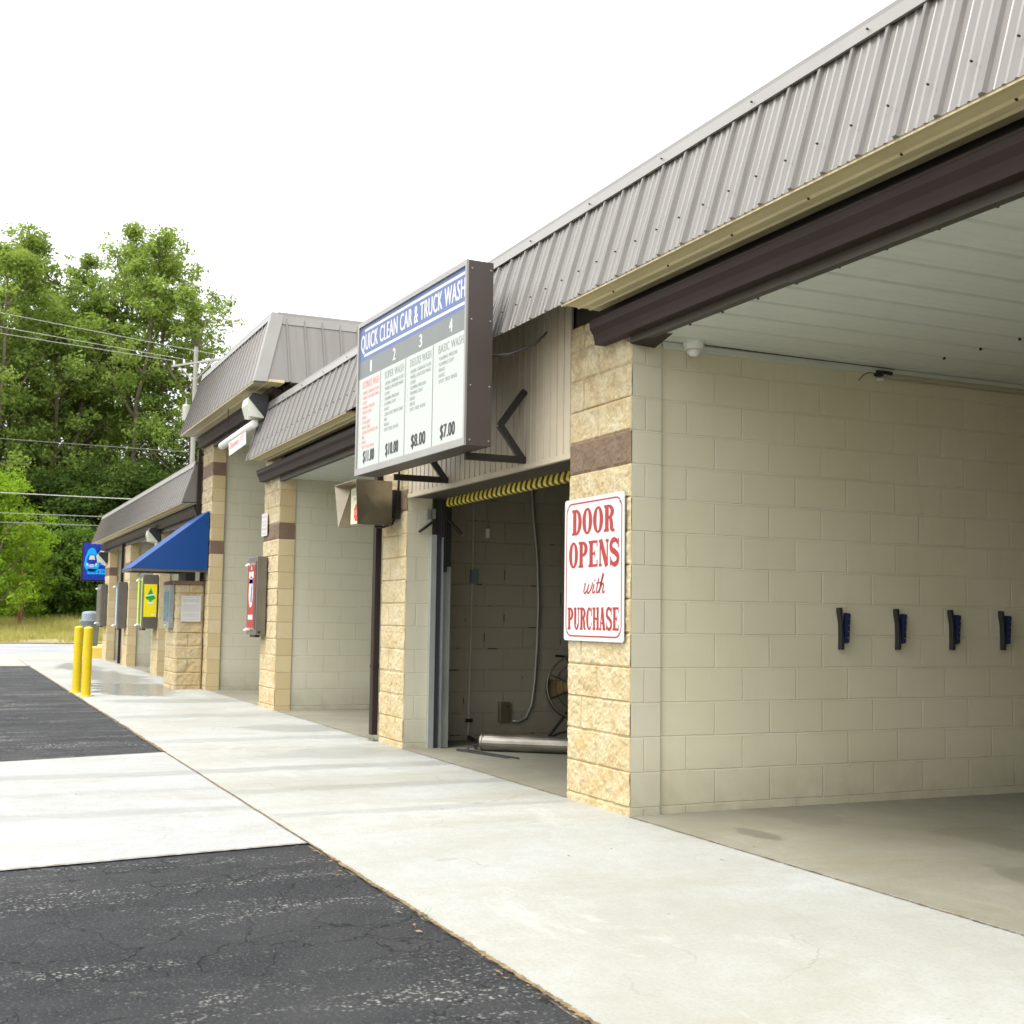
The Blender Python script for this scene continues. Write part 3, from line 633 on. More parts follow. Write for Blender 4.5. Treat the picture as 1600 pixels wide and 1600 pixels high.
# metal wall panel over the automatic bay
mb = MB(); px = 0.806; k = len(mb.v)
pts = []
while px < 3.97:
    for dx, dy in ((0, 0), (.004, .014), (.018, .014), (.022, 0), (.095, 0)):
        if px + dx < 3.97: pts.append((px + dx, dy))
    px += 0.102
pts.append((3.97, 0))
for x, y in pts: mb.v += [(x, y, 2.236), (x, y, 3.65)]
for i in range(len(pts) - 1): a = 2 * i; mb.f.append((a, a + 2, a + 3, a + 1)); mb.mi.append(0)
wp = mb.build('wall_panel', 'panel_beige', B)
MB().box(0.806, 3.973, -.006, .03, 2.200, 2.238).build('trim', 'panel_beige', wp)
MB().box(0.806, 3.97, .031, .32, 2.205, 2.30).build('lintel', 'dark_board', B)
MB().box(0.806, 3.97, .32, .42, 2.27, 2.95).build('lintel', 'dark_board', B)
MB().box(3.86, 3.90, -.012, .01, 2.24, 2.95).build('trim', 'panel_beige', wp)
MB().tube([(3.9, .322, 2.262), (0.81, .322, 2.258)], .006, 6).build('cable', 'conduit_beige', B)
# roll-up door: only its striped bottom edge shows
rd = MB(); n = 66; xs = np.linspace(0.82, 3.93, n + 1)
prof = [(0.345, 2.285, .075), (0.335, 2.235, .045), (0.325, 2.185, .02), (0.325, 2.155, .006), (0.335, 2.138, 0), (.36, 2.130, -.004)]
for i in range(n):
    rd.cur = i % 2
    for (ya, za, sa), (yb, zb, sb) in zip(prof[:-1], prof[1:]):
        rd.quad((xs[i] - sa, ya, za), (xs[i + 1] - sa, ya, za), (xs[i + 1] - sb, yb, zb), (xs[i] - sb, yb, zb))
dr = rd.build('door', ['safety_yellow', 'black_rubber'], B); dr['label'] = 'rolled-up door with a yellow and black striped bottom edge'
MB().tube([(2.9, .30, 2.27), (2.8, .29, 2.235), (2.6, .29, 2.21), (2.4, .29, 2.205), (2.2, .29, 2.225), (2.1, .30, 2.262)], .003, 5).build('cord', 'conduit_beige', dr)
# door track on the middle pillar
tr = MB().box(3.925, 3.972, .212, .262, 0, 1.88).build('door_track', 'track_grey', B)
MB().box(3.955, 3.973, .263, .315, 0, 2.2).build('channel', 'dark_track', tr)
MB().box(3.90, 3.972, .316, .326, 0, 1.86).build('rail', 'galvanised', tr)
MB().box(3.955, 3.973, .327, .412, 0, 1.60).build('plate', 'track_grey', tr)
MB().box(3.954, 3.974, .327, .412, 1.601, 2.2).build('plate', 'dark_track', tr)
MB().box(3.93, 3.955, .225, .262, 1.881, 2.20).box(3.90, 3.953, .318, .352, 1.55, 2.17).build('bracket', 'black_steel', tr)
MB().tube([(3.95, .262, 2.02), (3.95, .10, 1.90)], .014, 6).tube([(3.94, .335, 2.05), (3.94, .50, 1.90)], .016, 6).build('hook', 'black_steel', tr)
MB().box(3.93, 3.972, .17, .205, 2.02, 2.10).box(3.92, 3.972, .215, .245, 2.02, 2.11).build('sensor', 'galvanised', tr)
# downspouts
def downspout(x, y, z0, z1, w_=.075):
    MB().prism([(x - w_ / 2, y - .055), (x + w_ / 2, y - .055), (x + w_ / 2, y), (x - w_ / 2, y)], 'z', z0, z1).box(x - w_ / 2 - .005, x + w_ / 2 + .005, y - .059, y + .001, z0 + (z1 - z0) * .22, z0 + (z1 - z0) * .22 + .03).build('downspout', 'brown_paint', B)
downspout(4.70, -.01, .06, 2.85, .085); downspout(13.85, -.03, 2.0, 3.8, .11); downspout(22.96, -.03, .03, 2.72, .1)
# security camera etc. are things of their own, further down

# ------------------------------------------------------------------ block column, cap
colm = MB()
def split_box(mb, x0, x1, y0, y1, z0, z1, seed, res=.016):
    """box with rough block faces on x0 and y0 sides"""
    for face in ('x', 'y'):
        L = (y1 - y0) if face == 'x' else (x1 - x0); n = int(L / res); nz = int((z1 - z0) / res)
        a = np.linspace(0, L, n + 1); z = np.linspace(z0, z1, nz + 1); X, Z = np.meshgrid(a, z)
        row = np.floor((Z - Z0) / C).astype(int); fz = (Z - Z0) / C - row; o_ = np.where(row % 2 == 0, 0.0, C); u = (X - o_) / (2 * C); fx = u - np.floor(u)
        e = np.clip(np.minimum(np.minimum(fx, 1 - fx) * 2 * C, np.minimum(fz, 1 - fz) * C) / .013, 0, 1)
        d = (.003 + .026 * (.6 * vnoise(X + 3 * row, Z, 9, seed) + .4 * vnoise(X, Z, 28, seed + 1))) * e * np.clip(np.minimum(X, L - X) / .025, 0, 1)
        k = len(mb.v)
        for j in range(nz + 1):
            for i in range(n + 1):
                mb.v.append((x0 - d[j, i], y0 + a[i], z[j]) if face == 'x' else (x0 + a[i], y0 - d[j, i], z[j]))
        for j in range(nz):
            for i in range(n):
                q_ = k + j * (n + 1) + i; mb.f.append((q_, q_ + 1, q_ + n + 2, q_ + n + 1)); mb.mi.append(mb.cur)
    mb.quad((x1, y0, z0), (x1, y1, z0), (x1, y1, z1), (x1, y0, z1)); mb.quad((x0, y0, z1), (x1, y0, z1), (x1, y1, z1), (x0, y1, z1)); mb.quad((x0, y1, z0), (x0, y1, z1), (x1, y1, z1), (x1, y1, z0))
K = thing('block_column', (13.3, -.22, 0), 'short rough tan block column with a dark cap under the blue awning', 'column')
split_box(colm, 13.25, 14.15, -.44, -.03, -.02, 1.60, 71); colm.build('column', 'split_tan', K)
MB().box(13.20, 14.22, -.50, -.028, 1.602, 1.665).build('cap', 'stone_cap', K, bevel=.01)
# blue awning, carried by the third pillar
AW = thing('awning', (13.4, -.02, 1.82), 'blue canvas awning sloping out over the short block column', 'awning')
xa, xb = 13.02, 14.15
aw = MB().quad((xa, -.03, 2.75), (xa, -.03, 1.83), (xa, -1.17, 1.83))
aw.quad((xb, -.03, 2.75), (xb, -1.17, 1.83), (xb, -.03, 1.83)).quad((xa, -.03, 2.75), (xa, -1.17, 1.83), (xb, -1.17, 1.83), (xb, -.03, 2.75))
aw.quad((xa, -.03, 1.83), (xb, -.03, 1.83), (xb, -1.17, 1.83), (xa, -1.17, 1.83)).build('canvas', 'blue_canvas', AW)
MB().box(xa + .01, xb - .01, -1.16, -1.13, 1.795, 1.828).box(xa + .01, xa + .04, -1.129, -.035, 1.795, 1.828).box(xb - .04, xb - .01, -1.129, -.035, 1.795, 1.828).build('frame', 'machine_steel', AW)
MB().box(13.3, 14.0, -.30, -.16, 1.667, 1.80).build('bracket', 'dark_board', AW)

# ------------------------------------------------------------------ signs
UX, UY, UZ = (-1, 0, 0), (0, 1, 0), (0, 0, 1)
def rrect(x0, x1, z0, z1, r_, n=5):
    p = []
    for cx, cz, a0 in ((x1 - r_, z1 - r_, 0), (x0 + r_, z1 - r_, 90), (x0 + r_, z0 + r_, 180), (x1 - r_, z0 + r_, 270)):
        for i in range(n + 1): a = R(a0 + 90 * i / n); p.append((cx + r_ * math.cos(a), cz + r_ * math.sin(a)))
    return p
DS = thing('door_sign', (.42, -.03, 1.01), 'white metal sign with red letters DOOR OPENS with PURCHASE on the nearest pillar', 'sign')
W_, H_ = .785, .905
o0 = Vector((.815, -.034, 1.010))
mb = MB(); pp = rrect(0, W_, 0, H_, .02); mb.prism([(.815 - a, 1.010 + b_) for a, b_ in pp], 'y', -.034, -.029)
mb.build('panel', 'sign_white', DS)
mb = MB()
oo_ = Vector((.815, -.0352, 1.010)); outer = rrect(.025, W_ - .025, .025, H_ - .025, .073); inner = rrect(.034, W_ - .034, .034, H_ - .034, .064)
ux = Vector(UX); uz = Vector(UZ)
for i in range(len(outer)):
    j = (i + 1) % len(outer); mb.quad(*[oo_ + ux * a + uz * b_ for a, b_ in (outer[i], outer[j], inner[j], inner[i])])
mb.build('border', 'sign_red', DS)
# slab-serif condensed capitals made from strokes on a 0..1 box
def arc(cx, cy, rx, ry, a0, a1, n=14): return [(cx + rx * math.cos(R(a0 + (a1 - a0) * i / n)), cy + ry * math.sin(R(a0 + (a1 - a0) * i / n))) for i in range(n + 1)]
sw, sh = .34, .10       # stem width and serif height (in letter-box units)
def ring(x0, x1, y0, y1, tx, ty): return ('ring', (x0 + x1) / 2, (y0 + y1) / 2, (x1 - x0) / 2, (y1 - y0) / 2, tx, ty)
def rc(x0, y0, x1, y1): return ('rect', x0, y0, x1, y1)
def bowl(x0, y0, y1, x1, tx, ty): return ('bowl', x0, y0, y1, x1, tx, ty)
def ln(pts, w_): return ('line', pts, w_)
G = {
 'D': [rc(.1, 0, .1 + sw, 1), rc(0, 0, .45, sh), rc(0, 1 - sh, .45, 1), bowl(.42, 0, 1, 1, sw, sh)],
 'O': [ring(0, 1, -.01, 1.01, sw, .09)],
 'R': [rc(.1, 0, .1 + sw, 1), rc(0, 0, .48, sh), rc(0, 1 - sh, .45, 1), bowl(.42, .47, 1, .95, sw * .95, sh), ln([(.60, .50), (.70, .38), (.74, .1), (.80, .04), (1.02, .04)], [.24, .30, .30, .16, .11])],
 'P': [rc(.1, 0, .1 + sw, 1), rc(0, 0, .5, sh), rc(0, 1 - sh, .45, 1), bowl(.42, .42, 1, .97, sw, sh)],
 'E': [rc(.1, 0, .1 + sw, 1), rc(0, 0, .95, sh), rc(0, 1 - sh, .93, 1), rc(.37, .46, .62, .55), rc(.62, .38, .70, .62), rc(.86, 0, .95, .26), rc(.84, .76, .93, 1)],
 'N': [rc(.08, 0, .2, 1), rc(.8, 0, .92, 1), rc(0, 0, .3, sh), rc(.7, 1 - sh, 1.0, 1), rc(0, 1 - sh, .25, 1), ln([(.18, 1), (.82, 0)], .33)],
 'S': [ln(arc(.5, .74, .36, .215, 20, 270, 14) + arc(.5, .26, .36, .215, 90, -160, 14)[1:], [.2] * 4 + [.26] * 6 + [.29] * 9 + [.26] * 6 + [.2] * 4), rc(.84, .66, .93, 1), rc(.07, 0, .16, .34)],
 'U': [rc(.08, .25, .08 + sw, 1), rc(.76, .25, .88, 1), rc(0, 1 - sh, .45, 1), rc(.62, 1 - sh, 1, 1), ('ringh', .48, .27, .40, .28, .26, .1)],
 'C': [('ringc', .5, .5, .5, .51, sw, .09, 48), rc(.86, .62, .96, 1), rc(.86, .18, .94, .34)],
 'H': [rc(.08, 0, .08 + sw * .9, 1), rc(.68, 0, .68 + sw * .9, 1), rc(.3, .45, .7, .55), rc(0, 0, .42, sh), rc(.60, 0, 1, sh), rc(0, 1 - sh, .42, 1), rc(.60, 1 - sh, 1, 1)],
 'A': [ln([(.16, 0), (.47, 1)], .14), ln([(.47, 1), (.80, 0)], .34), rc(.28, .27, .66, .35), rc(0, 0, .34, sh), rc(.58, 0, 1.0, sh)],
}
def slab(mb, word, o, w_, h_, gap=.12):
    n = len(word); lw = w_ / (n + (n - 1) * gap); x = 0; lay = 0
    for ch in word:
        for g in G[ch]:
            lay += 1; oo2 = Vector(o) + Vector((0, -.00004 * (lay % 7), 0)); k = g[0]
            T = lambda a, b_: (x + a * lw, b_ * h_)
            if k == 'rect': mb.poly(oo2, UX, UZ, [T(g[1], g[2]), T(g[3], g[2]), T(g[3], g[4]), T(g[1], g[4])])
            elif k == 'line':
                wd = [q_ * lw for q_ in g[2]] if isinstance(g[2], list) else g[2] * lw
                mb.stroke(oo2, UX, UZ, [T(*p) for p in g[1]], wd)
            else:
                if k == 'ring': _, cx, cy, rx, ry, tx, ty = g; a0, a1 = 0, 360
                elif k == 'bowl': _, x0_, y0_, y1_, x1_, tx, ty = g; cx = x0_; cy = (y0_ + y1_) / 2; rx = x1_ - x0_; ry = (y1_ - y0_) / 2; a0, a1 = -90, 90
                elif k == 'ringh': _, cx, cy, rx, ry, tx, ty = g; a0, a1 = 180, 360
                else: _, cx, cy, rx, ry, tx, ty, a0 = g; a1 = 360 - a0
                oa = arc(cx, cy, rx, ry, a0, a1, 22); ia = arc(cx, cy, rx - tx, ry - ty, a0, a1, 22)
                for i in range(22): mb.poly(oo2, UX, UZ, [T(*oa[i]), T(*oa[i + 1]), T(*ia[i + 1]), T(*ia[i])])
        x += lw * (1 + gap)
mb = MB(); yy = -.0353
slab(mb, 'DOOR', (.815 - .105, yy, 1.010 + .672), .56, .165, .09)
slab(mb, 'OPENS', (.815 - .065, yy, 1.010 + .462), .665, .165, .08)
slab(mb, 'PURCHASE', (.815 - .055, yy, 1.010 + .070), .675, .140, .08)
# script 'with'
def S_(pts, wd=.0125, dy=0): mb.stroke((.815 - .255, yy - dy, 1.010 + .295), UX, UZ, [(a * 1.12 + .34 * b_, b_ * .80) for a, b_ in pts], wd)
S_([(0, .075), (.012, .085), (.012, .05), (.010, .02), (.022, .004), (.038, .01), (.052, .04), (.056, .075)]); S_([(.056, .075), (.052, .03), (.060, .006), (.075, .006), (.092, .035), (.098, .078), (.094, .088)], dy=.00005)
S_([(.118, .075), (.116, .03), (.120, .008), (.132, .006), (.146, .02)], dy=.0001); S_([(.118, .098), (.118, .110)], .014)
S_([(.160, .120), (.158, .05), (.162, .012), (.174, .005), (.190, .02)], dy=.00005); S_([(.138, .082), (.195, .084)], .009, .0001)
S_([(.190, .02), (.200, .10), (.204, .150), (.196, .160), (.194, .120), (.196, .004)], dy=.00015); S_([(.197, .03), (.208, .070), (.222, .080), (.232, .065), (.230, .02), (.240, .004), (.256, .018)], dy=.0002)
mb.build('lettering', 'sign_red', DS)
mb = MB()
for a, b_ in ((.05, .85), (.735, .85), (.05, .055), (.735, .055)): mb.tube([(.815 - a, -.034, 1.010 + b_), (.815 - a, -.040, 1.010 + b_)], .008, 8)
mb.build('bolts', 'conduit_grey', DS)

# menu cabinet: yawed slightly, hung on brackets in front of the mansard
MX, MZ0, MZ1 = 0, 2.295, 3.555
pR = Vector((1.18, -.60, 0)); pL = Vector((3.36, -.68, 0)); ud = (pR - pL).normalized(); SW = (pR - pL).length; nd = Vector((ud.y, -ud.x, 0)); nd = nd if nd.y < 0 else -nd
MS = thing('menu_sign', (2.3, -.55, MZ0), 'large framed wash menu board with blue QUICK CLEAN CAR & TRUCK WASH header and four prices', 'sign')
def mpt(a, d, z): q_ = pL + ud * a - nd * d; return (q_.x, q_.y, z)
def mbox(mb, a0, a1, d0, d1, z0, z1):
    k = len(mb.v); mb.v += [mpt(a, d, z) for z in (z0, z1) for a, d in ((a0, d0), (a1, d0), (a1, d1), (a0, d1))]
    for f in ((0, 3, 2, 1), (4, 5, 6, 7), (0, 1, 5, 4), (1, 2, 6, 5), (2, 3, 7, 6), (3, 0, 4, 7)): mb.f.append(tuple(k + i for i in f)); mb.mi.append(mb.cur)
mb = MB(); mbox(mb, 0, SW, .006, .19, MZ0, MZ1); mb.build('cabinet', 'sign_frame', MS)
mb = MB(); F = .035
mbox(mb, 0, SW, -.010, .0055, MZ1 - F, MZ1 + .002); mbox(mb, 0, SW, -.010, .0055, MZ0 - .002, MZ0 + F * 1.4); mbox(mb, 0, F * .8, -.010, .0055, MZ0 + F * 1.4, MZ1 - F); mbox(mb, SW - F * .7, SW, -.010, .0055, MZ0 + F * 1.4, MZ1 - F)
mb.build('frame', 'sign_edge', MS)
a0, a1 = F * .8, SW - F * .7; zb, zt = MZ0 + F * 1.4, MZ1 - F; ht = zt - zb; wt = a1 - a0
zblue = zt - ht * .245; zgrey = zblue - ht * .125
def mq(mb, x0, x1, z0, z1, d=.004): mb.quad(mpt(a0 + x0 * wt, d, z0), mpt(a0 + x1 * wt, d, z0), mpt(a0 + x1 * wt, d, z1), mpt(a0 + x0 * wt, d, z1))
mb = MB(); mq(mb, 0, 1, zb, zgrey); mb.build('panel', 'menu_white', MS)
mb = MB(); mq(mb, 0, 1, zgrey + .0003, zblue); mb.build('header_band', 'menu_grey', MS)
mb = MB(); mq(mb, 0, 1, zblue + .0003, zt)
hb = mb.build('header', 'menu_blue', MS)
mo = lambda fx, z, d=.0035: Vector(mpt(a0 + fx * wt, d, z)); mux = Vector(ud)
mb = MB(); mq(mb, .05, .985, zt - .052, zt - .030, .0035); mq(mb, .05, .985, zblue + .028, zblue + .050, .0035)
mb.text('QUICK CLEAN CAR & TRUCK WASH', mo(.012, zblue + .082), mux, UZ, w=wt * .976, h=.135, offset=.022)
cols = [0, .235, .485, .735, 1.0]
for i, nn in enumerate('1234'): mb.text(nn, mo((cols[i] + cols[i + 1]) / 2 + .01, zgrey + .03), mux, UZ, h=.095, w=.055 if nn != '1' else .028, align='C', offset=.03)
mb.build('lettering', 'sign_white', MS)
mb = MB()
for c_ in cols[1:4]: mq(mb, c_ - .003, c_ + .003, zb, zgrey - .001, .0032)
mb.build('dividers', 'menu_grey', MS)
items = [['UNDER CARRIAGE FLUSH', 'WHEEL & ROCKER PANEL', 'CLEAN', 'FOAMING PRESOAK', 'TRIPLE FOAM', 'RINSE', 'TOTAL BODY', 'PROTECTANT', 'CLEAR COAT PROTECTANT', 'WAX', 'RINSE', 'SPOT FREE RINSE'],
         ['UNDER CARRIAGE FLUSH', 'WHEEL & ROCKER PANEL', 'CLEAN', 'FOAMING PRESOAK', 'FOAMING SOAP', 'RINSE', 'CLEAR COAT PROTECTANT', 'WAX', 'RINSE', 'SPOT FREE RINSE'],
         ['UNDER CARRIAGE FLUSH', 'WHEEL & ROCKER PANEL', 'CLEAN', 'FOAMING PRESOAK', 'FOAMING SOAP', 'RINSE', 'RINSE', 'SPOT FREE RINSE'],
         ['FOAMING PRESOAK', 'FOAMING SOAP', 'RINSE', 'RINSE', 'SPOT FREE RINSE']]
ttl = ['ULTIMATE WASH', 'SUPER WASH', 'DELUXE WASH', 'BASIC WASH']; prc = ['$11.00', '$10.00', '$8.00', '$7.00']
for i in range(4):
    mb = MB(); cw = cols[i + 1] - cols[i]; x0 = cols[i] + cw * .17
    mb.text(ttl[i], mo(x0, zgrey - .088), mux, UZ, w=wt * cw * .76, h=.060, offset=.03)
    z = zgrey - .140
    for s_ in items[i]:
        mb.text(s_, mo(x0 + cw * .02, z), mux, UZ, w=wt * cw * min(.74, .038 * len(s_)), h=.027, offset=.04)
        if s_ not in ('CLEAN', 'PROTECTANT', 'WAX'): mb.poly(mo(cols[i] + cw * .07, z), mux, UZ, [(0, .012), (.006, .0), (.020, .030), (.007, .008)])
        z -= .0405
    mb.build('price_list', 'menu_pink' if i == 0 else 'menu_ink', MS)
    mb = MB(); mb.text(prc[i], mo(cols[i] + cw * .27, zb + .045), mux, UZ, w=wt * cw * (.50 if i < 3 else .44), h=.095, offset=.05)
    mb.build('price', 'black_ink', MS)
mb = MB()
for zz in (2.33, 2.7, 3.15, 3.5):
    for d in (.03, .17): mb.v; q_ = mpt(SW + .0, d, zz); q3 = mpt(SW + .004, d, zz); mb.tube([q_, q3], .006, 6)
mb.build('screws', 'conduit_grey', MS)
def angle_iron(mb, a, b_, s_=.045):
    mb.tube([a, b_], s_ / 1.5, 4)
for x in (1.52, 3.02):
    MB().box(x - .02, x + .02, -.46, -.002, 2.242, 2.290).tube([(x, -.03, 2.28), (x, -.20, 2.50)], .032, 4).tube([(x, -.20, 2.50), (x, -.012, 2.76)], .032, 4).build('bracket', 'black_steel', MS)
MB().tube([(1.3, -.42, 2.93), (1.15, -.30, 2.93), (1.05, -.16, 2.99), (.98, -.10, 3.07)], .009, 6).build('cable', 'black_rubber', MS)

# small notices
def notice(name, label, o, ux_, W, H, lines, mat='sign_white', inks=('grey_ink',), margin=.08, nrm=None):
    """sheet standing 6 mm off what carries it, text on its face"""
    o = Vector(o); u = Vector(ux_); n_ = Vector((0, -1, 0)) if abs(u.x) > .5 else Vector((-1, 0, 0))
    T = thing(name, tuple(o + u * W / 2), label, 'notice')
    mb = MB(); c8 = [o + u * a + Vector(UZ) * b_ + n_ * d for d in (0, .006) for a, b_ in ((0, 0), (W, 0), (W, H), (0, H))]; k = 0
    mb.v += [tuple(q_) for q_ in c8]
    for f in ((0, 3, 2, 1), (4, 5, 6, 7), (0, 1, 5, 4), (1, 2, 6, 5), (2, 3, 7, 6), (3, 0, 4, 7)): mb.f.append(f); mb.mi.append(0)
    mb.build('panel', mat, T)
    mb = MB()
    for (s_, fz, fh, fw, ink) in lines:
        mb.cur = ink; mb.text(s_, o + u * W * .5 + Vector(UZ) * H * fz + n_ * .0072, u, UZ, w=W * fw, h=H * fh, align='C')
    mb.build('lettering', list(inks), T); return T
notice('notice', 'white printed paper notice on the short block column', (13.215, -.375, 1.035), UY, .30, .40,
       [('INSTRUCTIONS', .92, .03, .8, 0), ('QUICK CLEAN CAR', .82, .055, .82, 0), ('AND TRUCK WASH', .75, .055, .82, 0), ('PLEASE READ ALL RULES BEFORE USE', .62, .035, .86, 0), ('NOT RESPONSIBLE FOR LOST ITEMS', .55, .035, .86, 0), ('OR DAMAGE TO VEHICLES', .48, .035, .86, 0), ('USE AT YOUR OWN RISK', .41, .035, .84, 0), ('NO DUMPING OF TRASH', .27, .035, .78, 0), ('OR OTHER WASTE', .20, .035, .8, 0), ('THANK YOU FOR YOUR BUSINESS', .07, .03, .84, 0)])
notice('notice', 'small white and pink notice above the brown course of the second pillar', (9.44, -.032, 2.15), UX, .30, .29,
       [('NOTICE', .80, .10, .7, 0), ('DO NOT LEAVE', .60, .08, .8, 0), ('VEHICLE', .44, .08, .6, 0), ('UNATTENDED', .26, .09, .8, 0), ('THANK YOU', .08, .07, .7, 0)], inks=('faded_red',))

# STOP / go traffic display box on the middle pillar
SB = thing('traffic_display', (4.3, -.2, 1.95), 'stainless hooded display box with a STOP symbol on the middle pillar', 'traffic signal')
mb = MB(); mb.prism([(4.06, -.12), (4.58, -.12), (4.60, -.335), (4.04, -.335)], 'z', 1.965, 2.335); mb.build('housing', 'stainless', SB)
def plate(mb, pts, th=.006):
    P = [Vector(p) for p in pts]; n_ = (P[1] - P[0]).cross(P[2] - P[0]).normalized() * th; k = len(mb.v); mb.v += [tuple(p) for p in P] + [tuple(p + n_) for p in P]
    L = len(P); mb.f.append(tuple(k + i for i in range(L))); mb.f.append(tuple(k + L + i for i in reversed(range(L)))); mb.mi += [mb.cur] * 2
    for i in range(L): j = (i + 1) % L; mb.f.append((k + i, k + L + i, k + L + j, k + j)); mb.mi.append(mb.cur)
mb = MB(); plate(mb, [(4.035, -.13, 1.955), (4.035, -.13, 2.345), (4.005, -.475, 2.335), (4.03, -.445, 1.95)]); mb.build('hood', 'stainless', SB)
mb = MB(); plate(mb, [(4.602, -.33, 1.96), (4.602, -.33, 2.34), (4.66, -.475, 2.34), (4.62, -.445, 1.955)]); mb.build('hood', 'stainless', SB)
mb = MB(); plate(mb, [(4.035, -.13, 2.347), (4.602, -.13, 2.347), (4.66, -.475, 2.345), (4.0, -.475, 2.345)]); mb.build('hood', 'stainless', SB)
MB().box(4.065, 4.575, -.342, -.3355, 1.985, 2.315).build('screen', 'screen_cream', SB)
mb = MB(); mb.text('GO AHEAD', (4.54, -.3435, 2.255), UX, UZ, w=.44, h=.035); mb.text('THEN', (4.49, -.3435, 2.195), UX, UZ, w=.2, h=.032)
mb.box(4.28, 4.555, -.3428, -.3422, 2.245, 2.248).build('lettering', 'stop_green', SB)
oc = [(4.395 + .085 * math.cos(R(22.5 + 45 * i)), 2.085 + .085 * math.sin(R(22.5 + 45 * i))) for i in range(8)]
MB().prism(oc, 'y', -.3435, -.3422).build('stop_symbol', 'stop_red', SB)
MB().text('STOP', (4.467, -.3442, 2.065), UX, UZ, w=.145, h=.042, offset=.02).build('lettering', 'sign_white', SB)
MB().box(4.12, 4.5, -.118, -.02, 2.02, 2.28).build('bracket', 'dark_track', SB)
MB().tube([(4.10, -.04, 2.62), (4.10, -.05, 2.25), (4.085, -.07, 2.06), (4.10, -.10, 1.97), (4.18, -.16, 1.945), (4.28, -.2, 1.955)], .011, 8).build('conduit', 'brown_paint', SB)

# clearance bar
CB = thing('clearance_bar', (9.9, -.30, 3.45), 'white plastic clearance pipe with a small hanging sign across the tall bay', 'clearance bar')
MB().tube([(10.86, -.3, 3.475), (10.85, -.3, 3.475), (8.87, -.3, 3.515), (8.86, -.3, 3.515)], [.03, .052, .052, .03], 16).build('pipe', 'white_plastic', CB, smooth=True)
MB().tube([(10.5, -.3, 3.53), (10.5, -.3, 3.95)], .006, 5).tube([(9.2, -.3, 3.56), (9.2, -.3, 3.95)], .006, 5).build('chain', 'black_steel', CB)
hs1 = MB(); k = hs1.prism([(10.04, 3.415), (9.02, 3.44), (8.98, 3.27), (9.98, 3.235)], 'y', -.375, -.370).build('sign_panel', 'sign_white', CB)
mb = MB(); mb.text('Clearance', (9.96, -.3765, 3.315), (-1, 0, .033), UZ, w=.55, h=.085, offset=.03, shear=.2); mb.text('10\'', (9.33, -.3765, 3.335), (-1, 0, .033), UZ, w=.24, h=.09, offset=.01)
mb.build('lettering', 'faded_red', k)
# wall pack lamp (unlit)
def wall_pack(x, y, z, label, s_=1.0):
    T = thing('wall_lamp', (x, y, z), label, 'lamp')
    MB().prism([(y, z + .16 * s_), (y - .20 * s_, z + .17 * s_), (y - .24 * s_, z + .10 * s_), (y - .04 * s_, z - .12 * s_), (y, z - .14 * s_)], 'x', x - .17 * s_, x + .17 * s_).build('housing', 'bronze_housing', T)
    MB().prism([(y - .245 * s_, z + .11 * s_), (y - .26 * s_, z + .02 * s_), (y - .22 * s_, z - .12 * s_), (y - .045 * s_, z - .135 * s_), (y - .045 * s_, z - .12 * s_)], 'x', x - .15 * s_, x + .15 * s_).build('lens', 'lens', T)
    return T
wall_pack(8.95, -.155, 3.72, 'dark wall lamp with a clear angular lens above the clearance pipe')
wall_pack(17.95, -.03, 2.62, 'dark wall lamp on the fourth pillar above the blue awning', .9)
wp3 = wall_pack(26.3, -.03, 2.52, 'dark wall lamp on the farthest pillar beside the blue hanging sign', .9)

# vending machines on the pillars
def machine(x, w_, y1, z0, z1, label, deco, dep=.24):
    T = thing('vending_machine', (x + w_ / 2, y1, z0), label, 'vending machine', 'narrow vending boxes on the pillars')
    y0 = y1 - dep
    MB().box(x, x + w_, y0, y1, z0, z1).build('cabinet', 'machine_steel', T, bevel=.006)
    MB().box(x + .03, x + w_ - .03, y0 - .012, y0 - .001, z0 + .06, z1 - .06).build('door', 'machine_steel', T)
    for zz in (z0 + .07, z1 - .10):
        MB().tube([(x + w_ * .5, y0 - .014, zz), (x + w_ * .5, y0 - .05, zz + .0), (x + w_ * .5 + .01, y0 - .085, zz - .02)], .018, 8).build('knob', 'chrome', T)
    MB().box(x + .1, x + w_ - .1, y0 + .02, y0 + .08, z0 - .03, z0 - .001).build('coin_tray', 'black_steel', T)
    deco(T, x, w_, y0, y1, z0, z1); return T
def deco_red(T, x, w_, y0, y1, z0, z1):
    yf = y0 - .0125
    MB().box(x + .06, x + w_ - .06, yf - .003, yf, z0 + .08, z1 - .10).build('front_panel', 'sign_red', T)
    mb = MB(); yq = yf - .0035; cx = x + w_ / 2
    mb.poly((cx, yq, 0), UX, UZ, [(.12 * math.cos(a), z0 + .54 + .20 * math.sin(a)) for a in np.linspace(0, 2 * math.pi, 24)[:-1]])
    mb.poly((cx, yq, 0), UX, UZ, [(-.13, z1 - .27), (.13, z1 - .27), (.13, z1 - .19), (-.13, z1 - .19)])
    mb.poly((cx, yq, 0), UX, UZ, [(-.13, z0 + .19), (.13, z0 + .19), (.13, z0 + .25), (-.13, z0 + .25)])
    mb.poly((cx, yq, 0), UX, UZ, [(-.03, z1 - .17), (.03, z1 - .17), (.03, z1 - .12), (-.03, z1 - .12)])
    mb.build('decal', 'sign_white', T)
    MB().poly((cx, yq, 0), UX, UZ, [(-.13, z1 - .34), (.13, z1 - .34), (.13, z1 - .285), (-.13, z1 - .285)]).poly((cx, yq - .0005, 0), UX, UZ, [(-.02, z0 + .42), (.06, z0 + .40), (.08, z0 + .6), (.04, z0 + .66)]).build('decal', 'menu_blue', T)
    MB().box(x - .001, x, y0 + .03, y1 - .06, z0 + .02, z0 + .05).build('vent', 'black_steel', T)
